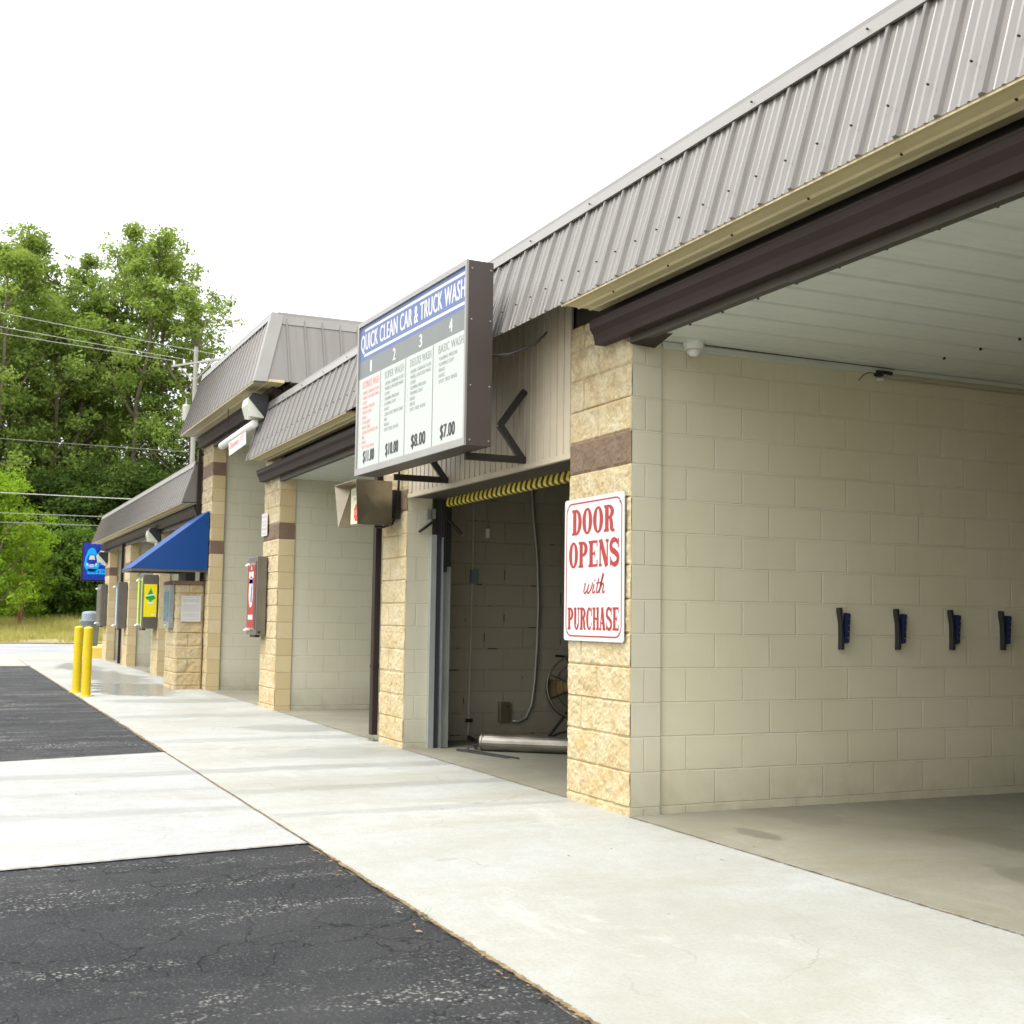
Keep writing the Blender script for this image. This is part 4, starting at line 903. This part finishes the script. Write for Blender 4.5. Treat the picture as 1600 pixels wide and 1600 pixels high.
machine(9.10, .50, -.03, .90, 1.885, 'grey steel vending box with a red and white front on the second pillar', deco_red, .125)
def deco_yellow(T, x, w_, y0, y1, z0, z1):
    MB().box(x + .05, x + .13, y0 - .016, y0 - .0125, z0 + .05, z1 - .05).box(x + w_ - .2, x + w_ - .05, y0 - .016, y0 - .0125, z0 + .05, z1 - .05).build('front_panel', 'lime', T)
    xs_ = x - .004; ya, yb = y0 + .015, y1 - .02; za, zc = z0 + .22, z1 - .18
    p = MB().box(xs_, x - .0005, ya, yb, za, zc).build('side_panel', 'tree_yellow', T)
    cx, cz, s_ = (ya + yb) / 2 + .003, za + .33, .098
    tp = [(0, 2.3), (.16, 1.75), (.38, 1.45), (.28, 1.42), (.62, .95), (.5, .92), (.92, .35), (.80, .1), (.45, -.12), (.22, -.12), (.25, -.45), (-.25, -.45), (-.22, -.12), (-.45, -.12), (-.80, .1), (-.92, .35), (-.5, .92), (-.62, .95), (-.28, 1.42), (-.38, 1.45), (-.16, 1.75)]
    MB().poly((xs_ - .001, cx, cz), UY, UZ, [(a * s_, b_ * s_) for a, b_ in tp]).build('decal', 'tree_green', p)
    MB().poly((xs_ - .0018, cx, cz), UY, UZ, [(-.085, .05), (.07, .085), (.075, .112), (-.085, .075)]).poly((xs_ - .0018, cx, cz), UY, UZ, [(-.05, -.09), (.05, -.09), (.05, -.052), (-.05, -.052)]).poly((xs_ - .0018, cx, cz), UY, UZ, [(.02, -.30), (.085, -.30), (.085, -.275), (.02, -.275)]).build('decal', 'white_plastic', p)
machine(17.82, .66, -.03, .87, 1.885, 'vending box with a yellow side and green tree picture on the fourth pillar', deco_yellow, .27)
def deco_blue(T, x, w_, y0, y1, z0, z1): MB().box(x + .12, x + w_ - .14, y0 - .016, y0 - .0125, z0 + .08, z1 - .14).build('front_panel', 'pale_blue', T)
def deco_plain(T, x, w_, y0, y1, z0, z1): MB().box(x + .12, x + w_ - .14, y0 - .016, y0 - .0125, z0 + .08, z1 - .10).build('front_panel', 'machine_steel', T)
machine(22.2, .46, -.03, .82, 1.845, 'vending box with a pale blue front on the fifth pillar', deco_blue, .18)
machine(25.9, .85, -.03, .84, 1.865, 'plain grey vending box on the farthest pillar', deco_plain, .14)
CH = thing('change_machine', (13.55, -.47, .98), 'narrow payment panel with a teal picture on the front of the short block column', 'payment machine')
MB().box(13.32, 13.92, -.535, -.468, .93, 1.60).build('cabinet', 'galvanised', CH)
MB().box(13.40, 13.84, -.540, -.5355, 1.04, 1.50).build('front_panel', 'dull_teal', CH)
MB().tube([(13.6, -.54, .98), (13.6, -.56, .98)], .03, 10).build('coin_slot', 'chrome', CH)

# blue projecting sign at the far end
HS = thing('hanging_sign', (28.0, .1, 2.0), 'blue panel sign with a car and water drop past the far end of the building', 'sign')
MB().box(28.0, 28.08, -.46, .60, 1.985, 3.03).build('frame', 'brown_paint', HS)
MB().box(27.994, 27.999, -.425, .565, 2.02, 2.99).build('panel', 'poster_blue', HS)
so_ = (27.9925, 0, 0); drop = [(-.21 + .19 * math.cos(a), 2.42 + .19 * math.sin(a)) for a in np.linspace(math.pi, 2 * math.pi, 10)] + [(-.06, 2.62), (-.13, 2.82), (-.19, 2.86), (-.24, 2.86), (-.31, 2.80), (-.37, 2.62)]
MB().poly(so_, UY, UZ, drop).poly(so_, UY, UZ, [(.0, 2.42), (.3, 2.42), (.3, 2.62), (.04, 2.62)]).poly(so_, UY, UZ, [(-.31, 2.17), (.5, 2.17), (.5, 2.31), (-.31, 2.31)]).build('decal', 'poster_cyan', HS)
so2 = (27.991, 0, 0)
MB().poly(so2, UY, UZ, [(-.33, 2.42), (-.09, 2.42), (-.09, 2.58), (-.14, 2.68), (-.28, 2.68), (-.33, 2.58)]).text('CAR & TRUCK', (27.991, -.27, 2.205), UY, UZ, w=.6, h=.07, offset=.02).build('lettering', 'poster_blue', HS)
so3 = (27.989, 0, 0)
MB().poly(so3, UY, UZ, [(-.29, 2.55), (-.13, 2.55), (-.155, 2.66), (-.265, 2.66)]).poly(so3, UY, UZ, [(-.34, 2.385), (-.29, 2.385), (-.30, 2.46), (-.345, 2.46)]).poly(so3, UY, UZ, [(-.13, 2.385), (-.08, 2.385), (-.075, 2.46), (-.12, 2.46)]).poly(so3, UY, UZ, [(-.27, 2.40), (-.15, 2.40), (-.15, 2.43), (-.27, 2.43)]).poly(so3, UY, UZ, [(-.27, 2.36), (-.16, 2.36), (-.16, 2.385), (-.27, 2.385)]).poly(so3, UY, UZ, [(-.06, 2.70), (0, 2.62), (.08, 2.60), (.10, 2.80), (0, 2.80)]).poly(so3, UY, UZ, [(.03, 2.45), (.12, 2.40), (.20, 2.45), (.2, 2.53), (.05, 2.53)]).build('decal', 'sign_white', HS)
MB().box(26.66, 27.999, .44, .50, 2.5, 2.56).build('arm', 'brown_paint', HS)
MB().tube([(28.13, .3, 0), (28.13, .3, 2.98)], .05, 10).build('post', 'brown_paint', HS)

# trash can and painted curb
TC = thing('trash_can', (28.9, -.08, .27), 'grey trash can with a domed lid on the yellow curb', 'trash can')
tc = MB().lathe((28.9, -.08, .275), [(.185, 0), (.19, .01), (.225, .60), (.255, .605), (.255, .64), (.235, .645)], 28)
tc.build('can', 'grey_plastic', TC)
MB().lathe((28.9, -.08, .275), [(.25, .648), (.285, .655), (.285, .69), (.24, .70), (.235, .86), (.215, .90), (.15, .925), (.01, .93)], 28).build('lid', 'grey_lid', TC)
mb = MB()
for i in range(12):
    a = 2 * math.pi * i / 12; c_, s_ = math.cos(a), math.sin(a); mb.tube([(28.9 + .19 * c_, -.08 + .19 * s_, .29), (28.9 + .225 * c_, -.08 + .225 * s_, .86)], .008, 5)
mb.build('ribs', 'grey_plastic', TC)
MB().box(27.5, 31, -.22, 1.6, -.02, .27).build('curb_island', 'yellow_curb_paint', origin=(29, .6, 0), bevel=.02).update_tag()
tag(bpy.data.objects['curb_island'], 'yellow painted concrete curb island under the trash can', 'curb')
# bollards
def bollard(x, y, label):
    T = thing('bollard', (x, y, 0), label, 'bollard', 'yellow bollards at the concrete edge')
    MB().lathe((x, y, 0), [(.062, .012), (.062, .93), (.055, .945), (.03, .955), (.005, .958)], 24).build('post', 'yellow_paint', T, smooth=False)
    MB().lathe((x, y, 0), [(.105, .0), (.105, .012), (.07, .016)], 8).build('base_plate', 'yellow_paint', T)
bollard(11.82, -1.86, 'nearer of the two yellow steel bollards'); bollard(12.72, -1.90, 'farther of the two yellow steel bollards, left in the photo')

# mat clamps on the bay wall
def clamp(y, label):
    x = .0195; T = thing('mat_clamp', (x, y, .98), label, 'clamp', 'mat clamps on the bay wall'); z = 1.11
    MB().box(x - .012, x, y - .005, y + .012, z - .10, z + .07).build('back_plate', 'galvanised', T)
    MB().prism([(y + .012, z - .095), (y + .040, z - .09), (y + .055, z + .095), (y + .030, z + .10)], 'x', x - .055, x - .012).build('pad', 'navy_rubber', T)
    MB().prism([(y - .016, z - .135), (y + .004, z - .135), (y + .006, z - .06), (y - .008, z + .03), (y - .006, z + .115), (y - .010, z + .133), (y - .028, z + .132), (y - .028, z + .105), (y - .015, z + .03), (y - .014, z - .06)], 'x', x - .05, x - .013).build('lever', 'black_rubber', T)
    mb = MB()
    for i in range(4): mb.tube([(x - .055, y + .030 + .005 * i, z - .06 + .04 * i), (x - .0575, y + .030 + .005 * i, z - .06 + .04 * i)], .004, 6)
    mb.build('rivets', 'chrome', T)
for i, y in enumerate((1.545, 2.01, 2.475, 2.93)):
    clamp(y, ['first blue and black mat clamp, closest to the pillar', 'second blue and black mat clamp from the pillar', 'third blue and black mat clamp from the pillar', 'fourth blue and black mat clamp, deepest in the bay'][i])
# ceiling camera, wall fitting with conduit
SC = thing('security_camera', (-.05, .40, 2.78), 'white dome security camera under the ceiling of the nearest bay', 'camera')
MB().lathe((-.05, .40, 2.76), [(.005, 0), (.025, .003), (.040, .022), (.046, .042)], 20).build('lens_dome', 'white_plastic', SC, smooth=True)
MB().lathe((-.05, .40, 2.76), [(.048, .043), (.060, .046), (.066, .075), (.066, .090)], 24).build('base', 'white_plastic', SC)
MB().tube([(-.05, .46, 2.84), (-.03, 1.2, 2.838), (-.02, 2.0, 2.838)], .003, 5).build('cable', 'dark_board', SC)
CO = thing('conduit_line', (0.0, 1.9, 2.79), 'black fitting with two conduit runs at the top of the bay wall', 'conduit')
MB().tube([(.006, 1.95, 2.807), (.006, 8.8, 2.807)], .009, 8).tube([(.008, 1.88, 2.775), (.008, 8.8, 2.775)], .006, 8).build('pipe', 'conduit_beige', CO)
MB().box(-.02, .018, 1.855, 1.905, 2.785, 2.82).tube([(0, 1.91, 2.815), (0, 1.99, 2.812)], .013, 8).build('fitting', 'black_rubber', CO)
MB().tube([(0, 1.86, 2.80), (0, 1.80, 2.802), (.002, 1.76, 2.785), (.010, 1.72, 2.745)], .003, 6).build('wire_end', 'black_rubber', CO)
MB().box(-.01, .018, 1.875, 1.915, 2.755, 2.772).build('clip', 'white_plastic', CO)

# ------------------------------------------------------------------ inside the automatic bay (wall face at x = 4.56)
WX = 4.556
J = thing('electrical_conduit', (WX, .86, 0), 'thin vertical pipe with a small grey box on the dark bay wall', 'conduit')
MB().tube([(WX - .012, .865, 2.9), (WX - .012, .872, 1.6), (WX - .012, .85, .10), (WX - .03, .84, .05)], .010, 8).build('pipe', 'conduit_beige', J)
MB().box(WX - .05, WX - .001, .842, .915, 1.475, 1.60).build('junction_box', 'grey_plastic', J, bevel=.004)
MB().box(WX - .05, WX - .02, .815, .88, .17, .20).build('clamp', 'black_steel', J)
PS = thing('pull_switch', (WX, 1.01, 1.9), 'small white switch hanging on a cord against the dark bay wall', 'switch')
MB().tube([(WX - .02, 1.015, 2.9), (WX - .02, 1.015, 2.0)], .004, 6).build('cord', 'conduit_grey', PS)
MB().lathe((WX - .02, 1.015, 1.915), [(.02, 0), (.022, .004), (.022, .04), (.018, .043), (.018, .047), (.022, .05), (.022, .085), (.018, .088)], 14).build('switch_body', 'white_plastic', PS)
HO = thing('hose', (WX, 1.5, .2), 'long pale hose curving down the dark bay wall to a socket', 'hose')
MB().tube([(WX - .03, 1.46, 2.9), (WX - .03, 1.47, 2.45), (WX - .03, 1.50, 2.1), (WX - .03, 1.545, 1.7), (WX - .03, 1.56, 1.3), (WX - .03, 1.55, .9), (WX - .03, 1.53, .55), (WX - .03, 1.50, .32), (WX - .03, 1.44, .2), (WX - .03, 1.36, .165), (WX - .03, 1.30, .17)], .013, 10).build('tube', 'conduit_grey', HO, smooth=True)
OU = thing('outlet', (WX, 1.22, .16), 'small weathered metal outlet box low on the dark bay wall', 'outlet')
MB().box(WX - .055, WX - .001, 1.155, 1.265, .165, .35).build('box', 'stainless', OU, bevel=.004)
MB().tube([(WX - .056, 1.24, .31), (WX - .06, 1.24, .31)], .008, 8).build('hole', 'black_rubber', OU)
FN = thing('drum_fan', (4.15, 1.78, .48), 'round drum fan on a tilted stand behind the nearest pillar', 'fan')
fc = Vector((4.15, 1.80, .50)); fn_ = Vector((-.93, -.3, .18)).normalized(); fu = fn_.cross(Vector((0, 0, 1))).normalized(); fv = fu.cross(fn_)
def circ(c_, r_, n=36): return [c_ + fu * r_ * math.cos(2 * math.pi * i / n) + fv * r_ * math.sin(2 * math.pi * i / n) for i in range(n + 1)]
mb = MB(); k = 36; a_, b_ = circ(fc - fn_ * .07, .30), circ(fc + fn_ * .07, .30)
for i in range(k): mb.quad(a_[i], a_[i + 1], b_[i + 1], b_[i])
mb.tube(circ(fc + fn_ * .07, .30), .012, 6, False).build('shroud', 'fan_guard', FN, smooth=True)
mb = MB()
for r_ in (.08, .15, .22): mb.tube(circ(fc + fn_ * .075, r_), .003, 5, False)
for i in range(4):
    a = math.pi / 4 * i + .4; d = fu * math.cos(a) + fv * math.sin(a); mb.tube([fc + fn_ * .08 - d * .3, fc + fn_ * .08 + d * .3], .006 if i % 2 else .010, 5)
mb.build('grille', 'black_steel', FN)
mb = MB()
for i in range(4):
    a = math.pi / 2 * i; d = fu * math.cos(a) + fv * math.sin(a); e = fn_.cross(d)
    mb.quad(fc + d * .04 - e * .02, fc + d * .27 - e * .10 + fn_ * .02, fc + d * .28 + e * .09 - fn_ * .02, fc + d * .04 + e * .03)
mb.build('blades', 'fan_blade', FN)
MB().tube([fc + fu * .0 + fv * -.1, (4.25, 1.52, .0)], .014, 6).tube([fc + Vector((.05, .1, -.1)), (4.2, 2.1, 0)], .014, 6).tube([(4.25, 1.52, .012), (4.2, 2.1, .012)], .012, 6).build('stand', 'black_steel', FN)
MB().tube([(4.22, 1.60, .80), (4.22, 1.72, .79), (4.2, 1.9, .81)], .012, 6).build('handle', 'black_steel', FN)
BL = thing('steel_pipe', (3.6, 1.2, .0), 'thick silver steel pipe lying across the floor of the dark bay', 'pipe')
MB().tube([(3.62, .60, .075), (3.60, .62, .075), (2.85, 1.55, .075)], [.062, .07, .07], 20).build('pipe', 'blower_metal', BL, smooth=False)
MB().tube([(3.625, .595, .075), (3.615, .607, .075)], .072, 20).build('collar', 'blower_metal', BL)
mb = MB(); mb.tube([(4.50, .84, .03), (4.2, .78, .03), (3.75, .58, .03), (3.62, .56, .05)], .016, 8)
tag(mb.build('black_hose', 'black_rubber', origin=(4.1, .7, 0)), 'black hose running over the floor from the wall to the silver pipe', 'hose')
mb = MB(); mb.tube([(3.60, .50, .05), (3.62, .44, .012), (3.70, .40, .012), (3.66, .38, .012), (3.40, .45, .012), (3.10, .52, .012), (2.98, .56, .012)], .007, 6); mb.tube([(3.62, .47, .012), (3.35, .52, .012), (3.05, .585, .012), (2.90, .62, .012)], .007, 6)
tag(mb.build('floor_cable', 'black_rubber', origin=(3.3, .5, 0)), 'pair of thin black cables lying on the floor before the silver pipe', 'cable')
mb = MB(); mb.tube([(4.05 + .16 * math.cos(a), 1.62 + .14 * math.sin(a), .02 + .09 * (1 + math.sin(a)) * .5) for a in np.linspace(0, 2 * math.pi, 24)], .012, 6, False)
tag(mb.build('coiled_hose', 'black_rubber', origin=(4.05, 1.62, 0)), 'loop of black hose beneath the drum fan', 'hose')
# leaf litter and weeds in the dirt line
mb = MB()
for i in range(70):
    x = random.uniform(-5.5, -.3); y = AP - abs(random.gauss(0, .05)); s_ = random.uniform(.006, .018); a = random.random() * 6.28
    mb.quad(*[(x + s_ * math.cos(a + j * 1.57 + (.3 if j % 2 else 0)) * (1 if j % 2 else .45), y + s_ * math.sin(a + j * 1.57) * (1 if j % 2 else .45), .004 + random.uniform(0, .006)) for j in range(4)])
for x, y in ((1.9, -.7), (.6, -.95), (-.9, -.62), (-.2, -1.3), (.9, -1.2), (1.9, -2.9), (-1.35, -.25), (-1.1, .1), (-1.0, -.9), (-2.2, -1.1), (2.6, -.6)):
    s_ = random.uniform(.008, .03); a = random.random() * 6.28; mb.quad((x, y, .004), (x + s_ * math.cos(a), y + s_ * math.sin(a), .006), (x + s_ * 1.1 * math.cos(a + .2), y + s_ * 1.1 * math.sin(a + .2), .009), (x + s_ * .2 * math.cos(a + 1), y + s_ * .2 * math.sin(a + 1), .005))
tag(mb.build('leaf_litter', 'litter'), 'dry leaf bits scattered along the concrete edge', 'litter', kind='stuff')
mb = MB()
for (x, y, n, h) in ((-1.92, AP - .02, 12, .035), (.9, AP, 8, .02), (4.74, -.06, 26, .05), (4.70, -.03, 20, .04), (2.1, AP, 5, .015)):
    for i in range(n):
        a = random.random() * 6.28; d = random.uniform(.005, .035); hh = h * random.uniform(.5, 1.1); bx, by = x + random.gauss(0, .02), y + random.gauss(0, .012)
        mb.quad((bx, by, 0), (bx + .004, by + .002, 0), (bx + d * math.cos(a) + .003, by + d * math.sin(a), hh), (bx + d * math.cos(a), by + d * math.sin(a), hh))
tag(mb.build('weeds', 'leaf_shrub'), 'tiny green weeds growing in the concrete joints', 'weeds', kind='stuff')

# ------------------------------------------------------------------ beyond the road: trees, shrubs, poles
def np_mesh(name, V, F, mats, parent=None, loc=(0, 0, 0)):
    me = bpy.data.meshes.new(name); me.vertices.add(len(V)); W = V.copy(); W[:, 0] *= -1; me.vertices.foreach_set('co', W.astype(np.float32).ravel())
    n = F.shape[0]; k = F.shape[1]; me.loops.add(n * k); me.loops.foreach_set('vertex_index', F.astype(np.int32).ravel())
    me.polygons.add(n); me.polygons.foreach_set('loop_start', np.arange(0, n * k, k, dtype=np.int32)); me.polygons.foreach_set('loop_total', np.full(n, k, dtype=np.int32))
    for m_ in mats: me.materials.append(MATS[m_])
    me.update(calc_edges=True); me.validate(); o = bpy.data.objects.new(name, me); col.objects.link(o)
    if parent: o.parent = parent
    else: o.location = loc
    return o
def leaves(clumps, per, size, rg):
    Vs = []
    for (c_, r_, sq) in clumps:
        n = int(per * r_ ** 2); d = rg.normal(size=(n, 3)); d /= np.linalg.norm(d, axis=1)[:, None]
        rr = rg.random(n) ** .42 * r_; P = np.array(c_) + d * rr[:, None] * np.array([1, 1, sq])
        P += rg.normal(size=P.shape) * .08
        nn = rg.normal(size=(n, 3)) + np.array([0, 0, .9]) + d * .5; nn /= np.linalg.norm(nn, axis=1)[:, None]
        a = np.cross(nn, rg.normal(size=(n, 3))); a /= np.linalg.norm(a, axis=1)[:, None]; b_ = np.cross(nn, a)
        s_ = size * (.6 + .8 * rg.random(n))[:, None]
        Vs.append(np.stack([P - a * s_, P - b_ * s_ * .5 + nn * s_ * .15, P + a * s_, P + b_ * s_ * .5 + nn * s_ * .15], 1).reshape(-1, 3))
    V = np.concatenate(Vs); return V, np.arange(len(V)).reshape(-1, 4)
def make_tree(name, label, cat, H, spread, seed, leaf='leaf_mid', base=.28, nb=26, per=300, size=.13, group=None, lean=0.0, crad=(.5, 1.0), fork=0, taper=1.0):
    rg = np.random.default_rng(seed); T = thing(name, (0, 0, 0), label, cat, group)
    mb = MB(); cl = []; stems = 1 + fork
    for si in range(stems):
        ang = si * 6.28 / stems + rg.random(); tip = np.array([math.cos(ang), math.sin(ang), 0]) * (spread * .58 if stems > 1 else spread * .08); hs_ = 1.0 - .10 * si
        pts = [tip * t_ ** 1.4 + np.array([lean * t_ * H, 0, H * hs_ * t_]) + rg.normal(size=3) * (.12 if 0 < t_ < 1 else 0) * np.array([1, 1, 0]) for t_ in np.linspace(0, .97, 9)]
        mb.tube([tuple(p) for p in pts], [max(.02, .010 * H * (1 - t_) ** .9 + .02) for t_ in np.linspace(0, .97, 9)], 8)
        m_ = nb // stems
        for i in range(m_):
            t_ = base + (1 - base) * (i + rg.random()) / m_; ip = t_ / .97 * 8; k = min(7, int(ip)); p0 = pts[k] * (1 - (ip - k)) + pts[k + 1] * (ip - k)
            q_ = (t_ - base) / (1 - base)
            prof = (1 - q_ ** 4 * taper) ** .8 * (.62 + .38 * min(1, q_ * 3)); L = spread * max(.30, prof) * (.55 + .6 * rg.random()) * (1 if stems == 1 else .72)
            a = i * 2.4 + rg.random(); el = R(26 + 22 * rg.random() + 14 * q_)
            d = np.array([math.cos(a) * math.cos(el), math.sin(a) * math.cos(el), math.sin(el)]); p1 = p0 + d * L * .55; p2 = p1 + (d + np.array([0, 0, .2])) * L * .5
            mb.tube([tuple(p0), tuple(p1), tuple(p2)], [.045 * L ** .6 + .01, .028 * L ** .5, .012], 5, False)
            for f_ in (.38, .58, .76, .92, 1.05):
                w_ = p0 + (p2 - p0) * f_; 
                for rep in range(2):
                    c_ = w_ + rg.normal(size=3) * L * (.20 + .14 * f_) * np.array([1, 1, .8])
                    cl.append((c_, crad[0] + (crad[1] - crad[0]) * rg.random() ** 1.8, rg.uniform(.45, .85)))
                    if rep: mb.tube([tuple(p0 + (p2 - p0) * f_ * .85), tuple(c_)], [.022, .008], 4, False)
        for j in range(5): cl.append((pts[-1] + rg.normal(size=3) * np.array([.9, .9, .5]), crad[0], .8))
    mb.build('trunk', 'bark', T)
    V, F_ = leaves(cl, per, size, rg); np_mesh('crown', V, F_, [leaf], T)
    return T
def copy_thing(T, label=None):
    c_ = T.copy(); col.objects.link(c_)
    for ch in list(T.children):
        d = ch.copy(); col.objects.link(d); d.parent = c_
        for g in list(ch.children): e = g.copy(); col.objects.link(e); e.parent = d
    if label: c_['label'] = label
    return c_
def put(T, x, y, z=.45, rz=0, s_=1.0): T.location = (-x, y, z); T.rotation_euler = (0, 0, R(rz)); T.scale = (s_, s_, s_); return T
GT = 'tall trees across the road'
tA = make_tree('tree', 'tall broad green tree at the left edge across the road', 'tree', 20.8, 4.8, 5, group=GT, nb=42, fork=2, per=235, size=.115, crad=(.35, 1.0))
put(tA, 68, -1.6, s_=1.07)
tB = make_tree('tree', 'tallest green tree, standing in the middle of the row across the road', 'tree', 22.3, 4.3, 21, group=GT, nb=36, fork=1, per=225, size=.115, crad=(.3, .9))
put(tB, 69, 5.7, rz=40, s_=1.06)
tC = make_tree('tree', 'thin-crowned tree with sky gaps at the right end of the row', 'tree', 18.6, 3.9, 33, group=GT, nb=26, fork=1, per=200, size=.11, crad=(.28, .75), taper=.85)
put(tC, 67, 8.9, rz=10, s_=1.10)
put(copy_thing(tB, 'green tree filling the gap just left of the tallest tree'), 73, 4.5, rz=190, s_=.96)
put(copy_thing(tA, 'green tree with a ragged top between the broad left tree and the tallest tree'), 70, 1.6, rz=95, s_=1.02)
put(copy_thing(tC, 'smaller thin tree rising just left of the utility pole'), 70, 7.5, rz=200, s_=1.2)
put(copy_thing(tC, 'lowest tree at the right end of the row, behind the utility pole'), 69, 10.8, rz=120, s_=.80)
put(copy_thing(tB, 'tree beyond the left edge of the row'), 70, -6.5, rz=77, s_=.92)
put(copy_thing(tA, 'tree behind the tallest tree'), 78, 5.0, rz=260, s_=.82)
put(copy_thing(tB, 'tree farther back near the left edge'), 77, .2, rz=300, s_=.90)
put(copy_thing(tA, 'tree farther back behind the roof of the tall bay'), 80, 15.5, rz=20, s_=.72)
put(copy_thing(tB, 'tree farther back hidden by the tall roof'), 78, 21, rz=190, s_=.8)
GL = 'bright young trees at the left edge'
tL = make_tree('young_tree', 'bright light green young tree at the left edge of the verge', 'tree', 6.3, 2.3, 44, 'leaf_light', .08, 30, 560, .075, GL, crad=(.25, .5))
put(tL, 53, -1.9, .4)
put(copy_thing(tL, 'smaller bright young tree behind the rust-coloured post'), 57, -.2, .45, 130, .68)
put(copy_thing(tL, 'bright young tree beyond the left edge'), 55, -5.5, .4, 220, 1.05)
GS = 'shrubs under the trees'
sA = make_tree('shrub', 'leafy green shrub behind the rust-coloured post', 'shrub', 4.2, 2.1, 52, 'leaf_shrub', .05, 26, 420, .085, GS, crad=(.35, .6)); put(sA, 61, .6)
sB = make_tree('shrub', 'dark shrub under the left tall tree', 'shrub', 6.5, 3.4, 57, 'leaf_dark', .05, 30, 300, .11, GS, crad=(.5, .9)); put(sB, 65, -1.6)
put(copy_thing(sA, 'mid-green shrub just left of the blue hanging sign'), 60, 2.2, .45, 80, 1.0)
put(copy_thing(sA, 'low green shrub behind the trash can'), 59, 3.9, .45, 170, .9)
put(copy_thing(sB, 'dark shrub under the tallest tree'), 66, 2.4, .45, 100, 1.05)
put(copy_thing(sB, 'dark shrub behind the blue hanging sign'), 65, 6.0, .45, 210, 1.1)
put(copy_thing(sB, 'dark shrub behind the far end of the low roof'), 66, 9.6, .45, 300, 1.1)
put(copy_thing(sB, 'dark shrub behind the utility pole'), 66, 13.2, .45, 20, 1.1)
put(copy_thing(sB, 'dark shrub beyond the left edge of the row'), 66, -6.0, .45, 150, 1.0)
# the wood behind reads as one dark mass
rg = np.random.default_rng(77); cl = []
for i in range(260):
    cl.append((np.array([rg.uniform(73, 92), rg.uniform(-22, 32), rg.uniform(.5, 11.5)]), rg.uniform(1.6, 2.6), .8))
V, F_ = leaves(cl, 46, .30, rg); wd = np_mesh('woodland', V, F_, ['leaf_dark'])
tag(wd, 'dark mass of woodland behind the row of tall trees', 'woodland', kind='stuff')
mb = MB()
for i in range(34):
    x, y = rg.uniform(72, 86), rg.uniform(-16, 26); mb.tube([(x, y, .3), (x + rg.normal() * .4, y + rg.normal() * .4, 9)], [.22, .12], 6)
mb.build('trunk', 'bark', wd)
# grass on the verge
n = 60000; bx = rng.uniform(44.3, 62, n); by = rng.uniform(-9, 14, n); keep = vnoise(bx + 50, by + 50, .5, 5) * .8 + (bx - 44) / 18 > .42; bx, by = bx[keep], by[keep]; n = len(bx)
bz = np.array([hz(a, b_) for a, b_ in zip(bx, by)]); hh = rng.uniform(.12, .34, n) * (.7 + .7 * vnoise(bx + 20, by + 20, .8, 9)) * (1 + (bx > 50) * .6); an = rng.random(n) * 6.28; ln_ = rng.normal(size=(n, 2)) * .09
w2 = .014; P0 = np.stack([bx, by, bz], 1); dv = np.stack([np.cos(an), np.sin(an), np.zeros(n)], 1) * w2; tp = P0 + np.stack([ln_[:, 0], ln_[:, 1], hh], 1)
V = np.stack([P0 - dv, P0 + dv, tp + dv * .2, tp - dv * .2], 1).reshape(-1, 3)
tag(np_mesh('grass', V, np.arange(len(V)).reshape(-1, 4), ['grass_blade']), 'long yellow-green grass on the verge across the road', 'grass', kind='stuff')
# utility pole with crossarm, lines
UP = thing('utility_pole', (45, 5.25, 0), 'pale wooden utility pole with a crossarm behind the tall roof', 'utility pole')
MB().tube([(45, 5.25, 0), (45, 5.25, 12.1)], [.115, .085], 12).build('pole', 'weathered_wood', UP)
MB().tube([(46.2, 4.5, 11.45), (43.8, 6.0, 11.45)], .055, 4).tube([(45.9, 4.7, 11.42), (45, 5.25, 10.7)], .03, 4).tube([(44.1, 5.8, 11.42), (45, 5.25, 10.7)], .03, 4).build('crossarm', 'weathered_wood', UP)
MB().lathe((45, 4.93, 9.0), [(.13, 0), (.15, .03), (.15, .62), (.12, .68), (.03, .72), (.03, .95)], 14).build('transformer', 'conduit_grey', UP)
mb = MB()
for x, y in ((46.1, 4.56), (45.6, 4.88), (44.0, 5.88)): mb.lathe((x, y, 11.5), [(.03, 0), (.045, .04), (.03, .09), (.045, .12), (.02, .17)], 8)
mb.build('insulator', 'white_plastic', UP)
def wire(a, b_, sag, r_, label, mat='wire'):
    a, b_ = Vector(a), Vector(b_); pts = [a.lerp(b_, i / 24) - Vector((0, 0, sag * 4 * (i / 24) * (1 - i / 24))) for i in range(25)]
    tag(MB().tube([tuple(p) for p in pts], r_, 5).build('power_line', mat, origin=tuple(a)), label, 'wire', 'overhead lines')
wire((46.1, 4.56, 11.67), (45, -32, 14.6), .25, .012, 'lowest of the three pale upper wires')
wire((45.6, 4.88, 11.67), (45, -32, 15.4), .25, .012, 'middle of the three pale upper wires')
wire((44.0, 5.88, 11.67), (44.4, -32, 16.2), .25, .012, 'topmost of the pale upper wires')
wire((45, 5.1, 5.72), (45, -32, 6.3), .2, .019, 'thick pale wire crossing above the far low roof')
wire((45, 5.1, 4.98), (45, -32, 5.2), .15, .016, 'dark wire just below the thick pale wire', 'dark_wire')
wire((45, 5.1, 4.62), (45, -32, 4.7), .1, .013, 'lowest and thinnest dark wire', 'dark_wire')
wire((45, 5.1, 7.75), (45, -32, 8.6), .2, .010, 'faint thin wire crossing the trees halfway up', 'dark_wire')
RP = MB().tube([(55, -.5, .2), (55, -.5, 3.0)], [.085, .08], 8).build('rusty_post', 'rust', origin=(55, -.5, 0))
tag(RP, 'rust-coloured wooden post standing in the grass at the left', 'post')
